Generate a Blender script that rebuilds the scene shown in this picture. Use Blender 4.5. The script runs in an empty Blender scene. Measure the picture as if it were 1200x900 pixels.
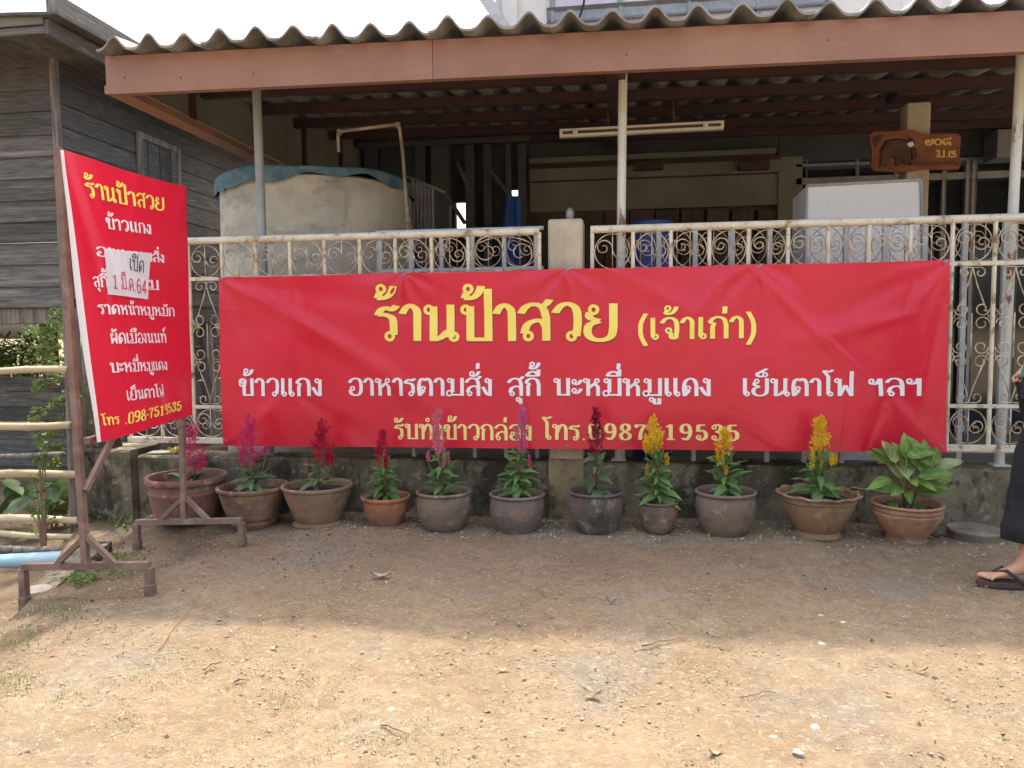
import bpy, math, random
import numpy as np
from mathutils import Vector, Matrix, Euler
random.seed(7)
rng = np.random.default_rng(7)
S = bpy.context.scene
COL = S.collection
R = math.radians
# ------------------------------------------------------------------ camera
CAM_H, CAM_D = 1.2, 4.72
cam_data = bpy.data.cameras.new('camera')
cam_data.sensor_width = 36.0
cam_data.lens = 36.0 * 873.0 / 1200.0
cam_data.clip_end = 2000.0
cam_data.clip_start = 0.05
cam = bpy.data.objects.new('camera', cam_data)
COL.objects.link(cam)
cam.location = (0.0, -CAM_D, CAM_H)
CAM_ROT = Matrix.Rotation(R(8.3), 3, 'Z') @ Matrix.Rotation(R(90 - 3.9), 3, 'X') @ Matrix.Rotation(R(-0.5), 3, 'Z')
cam.rotation_euler = CAM_ROT.to_euler()
S.camera = cam
# ------------------------------------------------------------------ sky, sun, exposure
SUN_EL, SUN_AZ = 64.0, 6.0      # azimuth: degrees left of straight behind the house
w = bpy.data.worlds.new("World")
S.world = w
w.use_nodes = True
nt = w.node_tree
nt.nodes.clear()
wo = nt.nodes.new('ShaderNodeOutputWorld')
bg = nt.nodes.new('ShaderNodeBackground')
sky = nt.nodes.new('ShaderNodeTexSky')
sky.sky_type = 'NISHITA'
sky.sun_disc = False
sky.sun_elevation = R(SUN_EL)
sky.sun_rotation = R(-SUN_AZ)
sky.air_density = 1.2
sky.dust_density = 7.0
sky.ozone_density = 1.0
hs = nt.nodes.new('ShaderNodeHueSaturation')
hs.inputs['Saturation'].default_value = 0.66
bg.inputs[1].default_value = 0.15
nt.links.new(sky.outputs[0], hs.inputs['Color'])
nt.links.new(hs.outputs[0], bg.inputs[0])
nt.links.new(bg.outputs[0], wo.inputs[0])
sd = bpy.data.lights.new('sun', 'SUN')
sd.energy = 1.75
sd.angle = R(2.4)
sd.color = (1.0, 0.92, 0.76)
sun = bpy.data.objects.new('sun', sd)
COL.objects.link(sun)
sdir = Vector((-math.sin(R(SUN_AZ)) * math.cos(R(SUN_EL)), math.cos(R(SUN_AZ)) * math.cos(R(SUN_EL)), math.sin(R(SUN_EL))))
sun.rotation_euler = sdir.to_track_quat('Z', 'Y').to_euler()
sun.location = (0, 10, 20)
S.view_settings.view_transform = 'Standard'
S.view_settings.look = 'None'
S.view_settings.exposure = 1.82
S.view_settings.gamma = 1.0
S.cycles.max_bounces = 8
S.cycles.diffuse_bounces = 5

# ------------------------------------------------------------------ measuring helpers
def ray(x, y):
    return CAM_ROT @ Vector(((x - 600.0) / 873.0, -(y - 450.0) / 873.0, -1.0))
def P(x, y, Y):
    "point of the upright plane at depth Y that the photo shows at x, y"
    d = ray(x, y)
    t = (Y + CAM_D) / d.y
    return Vector((d.x * t, Y, CAM_H + d.z * t))
def G(x, y, z=0.0):
    d = ray(x, y)
    t = (z - CAM_H) / d.z
    return Vector((d.x * t, -CAM_D + d.y * t, z))
def PX(x, y, X):
    "point of the plane X = const"
    d = ray(x, y)
    t = X / d.x
    return Vector((X, -CAM_D + d.y * t, CAM_H + d.z * t))

# ------------------------------------------------------------------ object helpers
def tag(o, label=None, cat=None, group=None, kind=None):
    if label: o['label'] = label
    if cat: o['category'] = cat
    if group: o['group'] = group
    if kind: o['kind'] = kind
    return o
def empty(name, loc=(0, 0, 0), label=None, cat=None, group=None, rz=0.0):
    o = bpy.data.objects.new(name, None)
    o.empty_display_size = 0.1
    o.location = loc
    o.rotation_euler = (0, 0, rz)
    COL.objects.link(o)
    return tag(o, label, cat, group)
def link_mesh(name, me, parent=None, loc=None, rot=None, scale=None):
    o = bpy.data.objects.new(name, me)
    COL.objects.link(o)
    if parent is not None: o.parent = parent
    if loc is not None: o.location = loc
    if rot is not None: o.rotation_euler = rot
    if scale is not None: o.scale = scale if hasattr(scale, '__len__') else (scale,) * 3
    return o
def copy_tree(o, parent=None):
    c = o.copy()
    COL.objects.link(c)
    c.parent = parent
    for ch in [k for k in bpy.data.objects if k.parent == o]:
        copy_tree(ch, c)
    return c

class MB:
    def __init__(s):
        s.v = []; s.f = []; s.m = []
    def poly(s, pts, mi=0):
        n = len(s.v)
        s.v.extend([tuple(p) for p in pts])
        s.f.append(tuple(range(n, n + len(pts)))); s.m.append(mi)
    def raw(s, vs, fs, mi=0):
        n = len(s.v)
        s.v.extend([tuple(p) for p in vs])
        for f in fs:
            s.f.append(tuple(i + n for i in f)); s.m.append(mi)
        return s
    def box(s, lo, hi, mi=0, jit=0.0):
        (x0, y0, z0), (x1, y1, z1) = lo, hi
        j = lambda: random.uniform(-jit, jit)
        vs = [(x + j(), y + j(), z + j()) for z in (z0, z1) for y in (y0, y1) for x in (x0, x1)]
        return s.raw(vs, [(0, 2, 3, 1), (4, 5, 7, 6), (0, 1, 5, 4), (2, 6, 7, 3), (0, 4, 6, 2), (1, 3, 7, 5)], mi)
    def bbox(s, lo, hi, b=0.004, mi=0):
        "box with chamfered edges"
        lo = Vector(lo); hi = Vector(hi)
        c = (lo + hi) / 2; h = (hi - lo) / 2
        b = min(b, h.x * .45, h.y * .45, h.z * .45)
        vs = []; idx = {}
        for sx in (-1, 1):
            for sy in (-1, 1):
                for sz in (-1, 1):
                    for ax in range(3):
                        p = [sx * (h.x - b), sy * (h.y - b), sz * (h.z - b)]
                        p[ax] = (sx, sy, sz)[ax] * h[ax]
                        idx[(sx, sy, sz, ax)] = len(vs)
                        vs.append((c.x + p[0], c.y + p[1], c.z + p[2]))
        fs = []
        for ax in range(3):
            o1, o2 = [a for a in range(3) if a != ax]
            for sg in (-1, 1):
                q = []
                for (a, bb) in ((-1, -1), (1, -1), (1, 1), (-1, 1)):
                    k = [0, 0, 0]; k[ax] = sg; k[o1] = a; k[o2] = bb
                    q.append(idx[(k[0], k[1], k[2], ax)])
                flip = (sg == 1) != (ax == 1)
                fs.append(tuple(q) if flip else tuple(q[::-1]))
            for a in (-1, 1):
                for bb in (-1, 1):
                    k0 = [0, 0, 0]; k0[o1] = a; k0[o2] = bb
                    q = []
                    k0[ax] = -1; q.append(idx[(*k0, o1)]); q.append(idx[(*k0, o2)])
                    k0[ax] = 1; q.append(idx[(*k0, o2)]); q.append(idx[(*k0, o1)])
                    fs.append(tuple(q))
        for sx in (-1, 1):
            for sy in (-1, 1):
                for sz in (-1, 1):
                    fs.append(tuple(idx[(sx, sy, sz, a)] for a in range(3)))
        return s.raw(vs, fs, mi)
    def tube(s, pts, r, seg=8, caps=True, mi=0):
        pts = [Vector(p) for p in pts]
        rs = r if hasattr(r, '__len__') else [r] * len(pts)
        n0 = len(s.v)
        t0 = (pts[1] - pts[0]).normalized()
        up = Vector((0, 0, 1)) if abs(t0.z) < 0.9 else Vector((0, 1, 0))
        nrm = t0.cross(up).normalized()
        for i, p in enumerate(pts):
            t = (pts[min(i + 1, len(pts) - 1)] - pts[max(i - 1, 0)])
            if t.length < 1e-9: t = t0
            t = t.normalized()
            nrm = (nrm - t * nrm.dot(t))
            nrm = nrm.normalized() if nrm.length > 1e-6 else t.orthogonal().normalized()
            b = t.cross(nrm)
            for k in range(seg):
                a = 2 * math.pi * k / seg
                s.v.append(tuple(p + (nrm * math.cos(a) + b * math.sin(a)) * rs[i]))
        for i in range(len(pts) - 1):
            for k in range(seg):
                a = n0 + i * seg + k; b2 = n0 + i * seg + (k + 1) % seg
                s.f.append((a, b2, b2 + seg, a + seg)); s.m.append(mi)
        if caps:
            s.f.append(tuple(n0 + k for k in range(seg))[::-1]); s.m.append(mi)
            e = n0 + (len(pts) - 1) * seg
            s.f.append(tuple(e + k for k in range(seg))); s.m.append(mi)
        return s
    def bar(s, a, b, wx, wy, mi=0, up=None):
        "rectangular bar from a to b; wx across, wy thick"
        a = Vector(a); b = Vector(b)
        t = (b - a).normalized()
        u = Vector(up) if up else (Vector((0, 1, 0)) if abs(t.y) < .9 else Vector((0, 0, 1)))
        n = t.cross(u).normalized(); m2 = n.cross(t).normalized()
        vs = []
        for p in (a, b):
            for (i, j) in ((-1, -1), (1, -1), (1, 1), (-1, 1)):
                vs.append(p + n * wx / 2 * i + m2 * wy / 2 * j)
        return s.raw(vs, [(0, 1, 2, 3), (7, 6, 5, 4), (0, 4, 5, 1), (1, 5, 6, 2), (2, 6, 7, 3), (3, 7, 4, 0)], mi)
    def lathe(s, prof, seg=40, fn=None, mi=0, close=True):
        "prof: list of (r, z); fn(theta, i, r, z) -> (r, z)"
        n0 = len(s.v)
        for i, (r, z) in enumerate(prof):
            for k in range(seg):
                th = 2 * math.pi * k / seg
                rr, zz = fn(th, i, r, z) if fn else (r, z)
                s.v.append((rr * math.cos(th), rr * math.sin(th), zz))
        for i in range(len(prof) - 1):
            for k in range(seg):
                a = n0 + i * seg + k; b = n0 + i * seg + (k + 1) % seg
                s.f.append((a, b, b + seg, a + seg)); s.m.append(mi)
        if close:
            s.f.append(tuple(n0 + k for k in range(seg))[::-1]); s.m.append(mi)
            e = n0 + (len(prof) - 1) * seg
            s.f.append(tuple(e + k for k in range(seg))); s.m.append(mi)
        return s
    def mesh(s, name, mats, smooth=False, angle=None):
        me = bpy.data.meshes.new(name)
        me.from_pydata(s.v, [], s.f)
        if not isinstance(mats, (list, tuple)): mats = [mats]
        for m in mats: me.materials.append(m)
        if len(mats) > 1: me.polygons.foreach_set('material_index', s.m)
        if smooth:
            me.polygons.foreach_set('use_smooth', [True] * len(me.polygons))
            if angle: me.set_sharp_from_angle(angle=R(angle))
        me.update()
        return me
    def build(s, name, mats, parent=None, smooth=False, angle=None, loc=None, rot=None):
        return link_mesh(name, s.mesh(name, mats, smooth, angle), parent, loc, rot)

def np_mesh(name, verts, faces, mats, smooth=False):
    "verts (n,3), faces (m,k) arrays"
    me = bpy.data.meshes.new(name)
    k = faces.shape[1]
    me.vertices.add(len(verts)); me.vertices.foreach_set('co', verts.astype(np.float32).ravel())
    me.loops.add(faces.size); me.loops.foreach_set('vertex_index', faces.astype(np.int32).ravel())
    me.polygons.add(len(faces))
    me.polygons.foreach_set('loop_start', np.arange(0, faces.size, k, dtype=np.int32))
    me.polygons.foreach_set('loop_total', np.full(len(faces), k, dtype=np.int32))
    if smooth: me.polygons.foreach_set('use_smooth', np.ones(len(faces), dtype=bool))
    if not isinstance(mats, (list, tuple)): mats = [mats]
    for m in mats: me.materials.append(m)
    me.update(calc_edges=True)
    return me

# ------------------------------------------------------------------ materials
def ramp(nt, fac, stops):
    r = nt.nodes.new('ShaderNodeValToRGB')
    el = r.color_ramp.elements
    while len(el) < len(stops): el.new(0.5)
    for e, (p, c) in zip(el, stops):
        e.position = p
        e.color = (c, c, c, 1) if not hasattr(c, '__len__') else (*c[:3], 1)
    nt.links.new(fac, r.inputs[0])
    return r.outputs[0]
def mat(name, c1, c2=None, scale=6.0, rough=0.85, bump=0.0, bscale=None, stains=(), var=0.0, metal=0.0,
        stretch=(1, 1, 1), detail=6.0, spec=0.4, trans=0.0, world=False, wave=None, coat=0.0, sheen=0.0, lo=.40, hi=.60):
    """stains: list of (colour, scale, lo, hi, strength, stretch)"""
    m = bpy.data.materials.new(name)
    m.use_nodes = True
    nt = m.node_tree; N = nt.nodes; L = nt.links
    b = N['Principled BSDF']
    tc = N.new('ShaderNodeTexCoord')
    co = tc.outputs['Object']
    if world:
        ge = N.new('ShaderNodeNewGeometry'); co = ge.outputs['Position']
    oi = N.new('ShaderNodeObjectInfo')
    def coords(st):
        mp = N.new('ShaderNodeMapping'); mp.inputs['Scale'].default_value = st
        L.new(co, mp.inputs[0])
        ad = N.new('ShaderNodeVectorMath'); ad.operation = 'ADD'
        L.new(mp.outputs[0], ad.inputs[0])
        ml = N.new('ShaderNodeMath'); ml.operation = 'MULTIPLY'; ml.inputs[1].default_value = 0.0 if world else 37.0
        L.new(oi.outputs['Random'], ml.inputs[0]); L.new(ml.outputs[0], ad.inputs[1])
        return ad.outputs[0]
    def noise(sc, st, det=detail, ro=.6):
        n = N.new('ShaderNodeTexNoise'); n.inputs['Scale'].default_value = sc
        n.inputs['Detail'].default_value = det; n.inputs['Roughness'].default_value = ro
        L.new(coords(st), n.inputs['Vector']); return n.outputs['Fac']
    def mix(f, a, bb, mode='MIX'):
        x = N.new('ShaderNodeMix'); x.data_type = 'RGBA'; x.blend_type = mode
        if hasattr(f, 'is_output'): L.new(f, x.inputs[0])
        else: x.inputs[0].default_value = f
        for sk, c in ((x.inputs[6], a), (x.inputs[7], bb)):
            if hasattr(c, 'is_output'): L.new(c, sk)
            else: sk.default_value = (*c[:3], 1)
        return x.outputs[2]
    col = c1
    if c2 is not None:
        col = mix(ramp(nt, noise(scale, stretch), [(lo, 0.0), (hi, 1.0)]), c1, c2)
    for (sc_, s_, lo_, hi_, st_, sr_) in stains:
        f = ramp(nt, noise(s_, sr_, 8.0, .65), [(lo_, 0.0), (hi_, st_)])
        col = mix(f, col, sc_)
    if var > 0:
        mr = N.new('ShaderNodeMapRange')
        mr.inputs['To Min'].default_value = 1 - var; mr.inputs['To Max'].default_value = 1 + var
        L.new(oi.outputs['Random'], mr.inputs['Value'])
        h = N.new('ShaderNodeHueSaturation')
        L.new(mr.outputs[0], h.inputs['Value'])
        if hasattr(col, 'is_output'): L.new(col, h.inputs['Color'])
        else: h.inputs['Color'].default_value = (*col, 1)
        col = h.outputs[0]
    if hasattr(col, 'is_output'): L.new(col, b.inputs['Base Color'])
    else: b.inputs['Base Color'].default_value = (*col[:3], 1)
    b.inputs['Roughness'].default_value = rough
    b.inputs['Metallic'].default_value = metal
    b.inputs['Specular IOR Level'].default_value = spec
    if coat: b.inputs['Coat Weight'].default_value = coat; b.inputs['Coat Roughness'].default_value = .2
    if bump:
        bp = N.new('ShaderNodeBump'); bp.inputs['Strength'].default_value = bump; bp.inputs['Distance'].default_value = 0.01
        L.new(noise(bscale or scale * 4, stretch, 8.0, .65), bp.inputs['Height'])
        L.new(bp.outputs[0], b.inputs['Normal'])
    if trans:
        tr = N.new('ShaderNodeBsdfTranslucent')
        if hasattr(col, 'is_output'): L.new(col, tr.inputs[0])
        else: tr.inputs[0].default_value = (*col[:3], 1)
        ms = N.new('ShaderNodeMixShader'); ms.inputs[0].default_value = trans
        L.new(b.outputs[0], ms.inputs[1]); L.new(tr.outputs[0], ms.inputs[2])
        L.new(ms.outputs[0], N['Material Output'].inputs[0])
    return m

U = (1, 1, 1)
M = {}
M['concrete'] = mat('concrete', (.27, .23, .155), (.16, .135, .09), 4, .95, .9, 30,
                    stains=[((.035, .03, .022), 3.2, .46, .60, .9, (1, 1, .6)), ((.42, .38, .28), 11, .56, .66, .6, U), ((.06, .07, .025), 5, .52, .66, .7, U), ((.03, .028, .02), 16, .55, .64, .7, (1, 1, .5))], world=True)
M['pillar'] = mat('pillar_concrete', (.52, .46, .34), (.42, .37, .28), 6, .92, .35, 50, stains=[((.3, .26, .2), 3, .55, .75, .5, (3, 3, .5))], world=True)
M['tank'] = mat('tank_cement', (.52, .50, .42), (.40, .39, .33), 3, .9, .4, 30,
                stains=[((.17, .165, .15), 2.2, .5, .64, .65, (1, 1, 1.9)), ((.12, .10, .08), 3.2, .58, .7, .5, (2, 2, .4))])
M['dirt'] = None
M['white_metal'] = mat('chipped_white_paint', (.70, .66, .54), (.58, .52, .40), 9, .55, .35, 60,
                       stains=[((.20, .09, .04), 9, .545, .65, .9, U), ((.42, .25, .12), 24, .57, .69, .8, U), ((.11, .06, .04), 40, .62, .70, .8, U)], world=True)
M['thin_metal'] = mat('weathered_thin_scroll', (.62, .57, .45), (.34, .22, .12), 14, .6, .2, 60, world=True)
M['blue_white'] = mat('pale_grey_paint', (.52, .56, .58), (.44, .47, .48), 9, .6, .2, 40, stains=[((.25, .15, .1), 8, .6, .72, .7, U)], world=True)
M['rusty'] = mat('rusty_rail', (.30, .20, .14), (.5, .42, .34), 10, .8, .4, 60, world=True)
M['frame_iron'] = mat('brown_rust_frame', (.25, .165, .13), (.17, .105, .08), 8, .75, .35, 60, stains=[((.42, .32, .27), 6, .5, .7, .6, U)])
M['galv'] = mat('galvanised_post', (.34, .37, .38), (.26, .28, .28), 5, .55, .2, 40, stretch=(1, 1, .3), metal=.15)
M['post_white'] = mat('white_post_rust', (.66, .68, .63), (.56, .58, .54), 4, .5, .2, 30, stains=[((.22, .09, .06), 5, .62, .65, .95, (1, 1, .45))])
M['fascia'] = mat('fascia_paint', (.32, .17, .115), (.27, .14, .095), 1.5, .5, .10, 20, stains=[((.22, .12, .10), 6, .52, .75, .45, (1, 1, .25)), ((.42, .25, .19), 3, .58, .75, .4, (1, 1, 4)), ((.12, .07, .06), 22, .66, .74, .6, U)])
M['redsteel'] = mat('red_oxide_steel', (.075, .036, .036), (.055, .03, .032), 3, .6, .2, 30)
M['roof'] = mat('fibre_cement', (.33, .33, .31), (.21, .21, .20), 6, .95, .6, 50, stains=[((.10, .10, .09), 3, .5, .66, .7, (1, .4, 1)), ((.5, .46, .36), 9, .6, .75, .5, U)], world=True)
M['oldwood'] = mat('weathered_grey_plank', (.15, .14, .13), (.085, .078, .07), 9, .9, 1.0, 30, stretch=(3, .5, 9), var=.35, stains=[((.27, .26, .24), 3, .55, .7, .6, (1, 1, 6))])
M['oldwoodx'] = mat('weathered_grey_plank_long', (.17, .162, .15), (.10, .094, .086), 9, .9, 1.0, 22, stretch=(.6, 1, 7), var=.34, stains=[((.33, .32, .30), 3, .52, .68, .7, (.3, .3, 5))])
M['postwood'] = mat('grey_wood_post', (.26, .24, .21), (.14, .12, .10), 6, .9, .8, 30, stretch=(5, 5, .5))
M['bamboo'] = mat('dry_bamboo', (.58, .48, .30), (.46, .37, .22), 4, .55, .15, 20, stretch=(.4, 4, 4), var=.15, stains=[((.2, .16, .1), 5, .6, .74, .6, (.6, 3, 3))])
M['pvc'] = mat('blue_pvc', (.24, .43, .52), (.36, .50, .54), 4, .45, .05, 20, stains=[((.45, .42, .36), 4, .6, .8, .5, U)])
M['red_vinyl'] = mat('red_vinyl', (.74, .017, .050), (.68, .015, .044), 1.4, .30, .25, 5, spec=.45, trans=.12, coat=.24, world=True)
M['white_vinyl'] = mat('white_vinyl_back', (.72, .70, .70), None, 3, .5, trans=.25)
M['yellow'] = mat('yellow_print', (.95, .79, .17), (.92, .75, .15), 3, .35, world=True)
M['cream'] = mat('pale_yellow_print', (.94, .74, .27), None, 3, .35)
M['white'] = mat('white_print', (.86, .80, .84), None, 3, .35)
M['shadow_ink'] = mat('dark_print_edge', (.24, .03, .06), None, 3, .4)
M['paper'] = mat('white_paper', (.82, .82, .84), (.76, .76, .79), 4, .7, .1, 30, trans=.2)
M['ink'] = mat('black_marker', (.03, .06, .06), None, 3, .6)
M['redink'] = mat('red_marker', (.60, .04, .09), None, 3, .6)
M['soil'] = mat('potting_soil', (.045, .033, .024), (.09, .065, .045), 30, 1.0, 1.0, 60)
M['black'] = mat('black_cloth', (.012, .014, .018), (.02, .022, .026), 20, .9, .3, 120, sheen=.3)
M['teal'] = mat('teal_shirt', (.02, .36, .36), (.02, .30, .31), 5, .85, .2, 60)
M['skin'] = mat('skin', (.60, .35, .23), (.54, .29, .19), 10, .5, .08, 60, stains=[((.62, .26, .2), 4, .55, .8, .4, U)])
M['hair'] = mat('black_hair', (.012, .01, .01), (.03, .02, .02), 30, .5, .4, 60, stretch=(4, 4, .5))
M['sandal'] = mat('brown_sandal', (.10, .055, .045), (.07, .04, .035), 8, .7, .1, 50)
M['strap'] = mat('brown_strap', (.05, .03, .025), None, 8, .6)
M['bag'] = mat('thin_plastic_bag', (.80, .78, .78), (.7, .66, .67), 8, .25, .3, 20, trans=.45)
M['bagred'] = mat('red_plastic', (.55, .06, .09), None, 8, .4)
M['leaf'] = mat('green_leaf', (.07, .17, .035), (.11, .24, .06), 6, .45, .2, 30, var=.3, trans=.22)
M['leafdark'] = mat('dull_green_leaf', (.075, .14, .05), (.13, .18, .09), 6, .6, .2, 30, var=.3, trans=.2)
M['leafbig'] = mat('broad_leaf', (.07, .20, .03), (.17, .33, .06), 7, .35, .25, 20, var=.3, trans=.25, stretch=(1, .3, 1))
M['leafpale'] = mat('pale_broad_leaf', (.30, .42, .14), (.5, .55, .28), 7, .4, .25, 20, trans=.25)
M['stem'] = mat('plant_stem', (.16, .20, .07), (.22, .10, .07), 6, .6)
M['redstem'] = mat('red_stem', (.20, .03, .04), (.14, .05, .04), 6, .6)
M['magenta'] = mat('magenta_flower', (.66, .05, .20), (.52, .03, .14), 20, .7, trans=.2)
M['crimson'] = mat('crimson_flower', (.55, .014, .06), (.42, .01, .045), 20, .7, trans=.2)
M['pink'] = mat('pink_flower', (.72, .20, .34), (.60, .28, .32), 12, .7, trans=.2)
M['mauve'] = mat('mauve_flower', (.62, .12, .32), (.55, .22, .32), 12, .7, trans=.2)
M['darkred'] = mat('dark_red_flower', (.24, .008, .03), (.16, .006, .025), 20, .7, trans=.2)
M['yflower'] = mat('yellow_flower', (.84, .64, .04), (.82, .52, .03), 14, .7, trans=.25)
M['foliage'] = mat('bush_foliage', (.07, .13, .025), (.12, .19, .04), 2, .6, trans=.3, world=True)
M['foliage_y'] = mat('yellow_green_foliage', (.10, .17, .045), (.19, .24, .07), 3, .6, trans=.3, world=True)
M['grass'] = mat('short_grass', (.12, .18, .05), (.28, .28, .12), 3, .7, trans=.25, world=True)
M['bark'] = mat('bark', (.10, .08, .06), (.05, .04, .03), 8, .95, .8, 30)
M['cream_wall'] = mat('cream_board', (.20, .205, .18), (.16, .165, .145), 2, .8, .1, 20, world=True)
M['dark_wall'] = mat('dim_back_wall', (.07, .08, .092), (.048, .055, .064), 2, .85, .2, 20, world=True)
M['darkwood'] = mat('dark_door_wood', (.085, .068, .055), (.05, .04, .034), 5, .6, .3, 20, stretch=(6, 6, .5), var=.2)
M['white_wall'] = mat('white_plaster', (.80, .78, .76), (.72, .70, .68), 2, .85, .1, 20, stains=[((.4, .38, .36), 2, .6, .8, .4, (3, 3, .3))], world=True)
M['glass'] = mat('pale_glass', (.55, .52, .62), (.62, .6, .7), 1.5, .1, 0, spec=.8)
M['darkglass'] = mat('dark_glass', (.02, .025, .03), None, 3, .08, spec=.7)
M['alu'] = mat('dull_aluminium', (.30, .32, .33), (.24, .25, .26), 6, .45, .1, 30, metal=.5)
M['lamp'] = mat('cream_lamp_body', (.85, .84, .78), None, 6, .5)
M['lampgrey'] = mat('lamp_slot', (.12, .07, .06), None, 6, .6)
M['board'] = mat('carved_wood', (.28, .10, .045), (.18, .06, .03), 6, .45, .5, 25, stretch=(1, 3, 3), coat=.3)
M['boarddark'] = mat('carved_dark', (.06, .03, .025), (.1, .05, .03), 8, .55, .5, 30)
M['gold'] = mat('gold_paint', (.72, .52, .16), None, 6, .5)
M['netting'] = mat('blue_green_netting', (.06, .15, .20), (.12, .21, .25), 10, .9, .8, 60, stains=[((.03, .05, .05), 6, .5, .7, .7, U)])
M['bluerope'] = mat('blue_nylon', (.04, .26, .45), (.08, .38, .55), 14, .7, .4, 60)
M['bluetarp'] = mat('blue_tarp', (.03, .16, .55), (.03, .12, .42), 5, .45, .3, 15, trans=.2)
M['navy'] = mat('navy_plastic', (.025, .06, .25), (.02, .05, .20), 4, .4)
M['steelsheet'] = None
M['curtain'] = mat('grey_curtain', (.38, .39, .42), (.30, .31, .34), 10, .85, .2, 50)
M['oldpipe'] = mat('old_pipe', (.38, .34, .28), (.2, .17, .14), 8, .7, .3, 40)
M['litter'] = mat('dry_leaf_litter', (.20, .12, .07), (.32, .22, .12), 20, .8, .2, 40, var=.4)
M['stone'] = mat('pale_stone', (.50, .44, .36), (.36, .31, .25), 10, .9, .5, 50, var=.25)
M['gravel_dark'] = mat('dark_gravel', (.20, .15, .11), (.12, .09, .07), 26, .95, .3, 60, world=True)
M['gravel'] = mat('gravel', (.55, .45, .34), (.34, .26, .18), 26, .95, .3, 60, world=True, stains=[((.6, .53, .43), 12, .58, .68, .8, U)])
M['twig'] = mat('dry_twig', (.28, .20, .14), (.14, .1, .07), 10, .9)
M['saucerc'] = mat('clay_lid', (.28, .24, .19), (.16, .14, .11), 8, .9, .5, 40)

def veined(name, c1, c2, vein, rough=.42):
    "leaf with a pale midrib and side veins, along local x"
    m = mat(name, c1, c2, 9, rough, .25, 25, trans=.28, var=.22, stains=[((.30, .30, .08), 7, .60, .72, .6, U)])
    nt = m.node_tree; N = nt.nodes; L = nt.links; b = N['Principled BSDF']
    src = b.inputs['Base Color'].links[0].from_socket
    tc = N.new('ShaderNodeTexCoord'); sx = N.new('ShaderNodeSeparateXYZ'); L.new(tc.outputs['Object'], sx.inputs[0])
    ab = N.new('ShaderNodeMath'); ab.operation = 'ABSOLUTE'; L.new(sx.outputs[1], ab.inputs[0])
    mid = ramp(nt, ab.outputs[0], [(.0012, 1.0), (.0035, 0.0)])
    sb = N.new('ShaderNodeMath'); sb.operation = 'SUBTRACT'; L.new(sx.outputs[0], sb.inputs[0]); L.new(ab.outputs[0], sb.inputs[1])
    ml = N.new('ShaderNodeMath'); ml.operation = 'MULTIPLY'; ml.inputs[1].default_value = 330; L.new(sb.outputs[0], ml.inputs[0])
    sn = N.new('ShaderNodeMath'); sn.operation = 'SINE'; L.new(ml.outputs[0], sn.inputs[0])
    side = ramp(nt, sn.outputs[0], [(.75, 0.0), (1.0, .35)])
    mx = N.new('ShaderNodeMath'); mx.operation = 'MAXIMUM'; L.new(mid, mx.inputs[0]); L.new(side, mx.inputs[1])
    x = N.new('ShaderNodeMix'); x.data_type = 'RGBA'; L.new(mx.outputs[0], x.inputs[0]); L.new(src, x.inputs[6]); x.inputs[7].default_value = (*vein, 1)
    L.new(x.outputs[2], b.inputs['Base Color'])
    return m
M['leafbig'] = veined('broad_leaf_veined', (.10, .22, .035), (.24, .36, .08), (.34, .44, .14))
M['leafpale'] = veined('pale_broad_leaf_veined', (.26, .38, .12), (.48, .54, .26), (.5, .58, .3))
M['leaf'] = veined('green_leaf_veined', (.07, .17, .04), (.13, .26, .07), (.22, .34, .12), .5)

# ------------------------------------------------------------------ lettering drawn as pen strokes
def catmull(pts, n=7):
    if len(pts) == 2:
        (x0, y0), (x1, y1) = pts
        return [(x0 + (x1 - x0) * i / n, y0 + (y1 - y0) * i / n) for i in range(n + 1)]
    p = [pts[0]] + list(pts) + [pts[-1]]
    out = []
    for i in range(1, len(p) - 2):
        for k in range(n):
            t = k / n
            q = []
            for a in (0, 1):
                q.append(0.5 * (2 * p[i][a] + (-p[i - 1][a] + p[i + 1][a]) * t + (2 * p[i - 1][a] - 5 * p[i][a] + 4 * p[i + 1][a] - p[i + 2][a]) * t * t
                                + (-p[i - 1][a] + 3 * p[i][a] - 3 * p[i + 1][a] + p[i + 2][a]) * t ** 3))
            out.append(tuple(q))
    out.append(tuple(pts[-1]))
    return out
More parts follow.
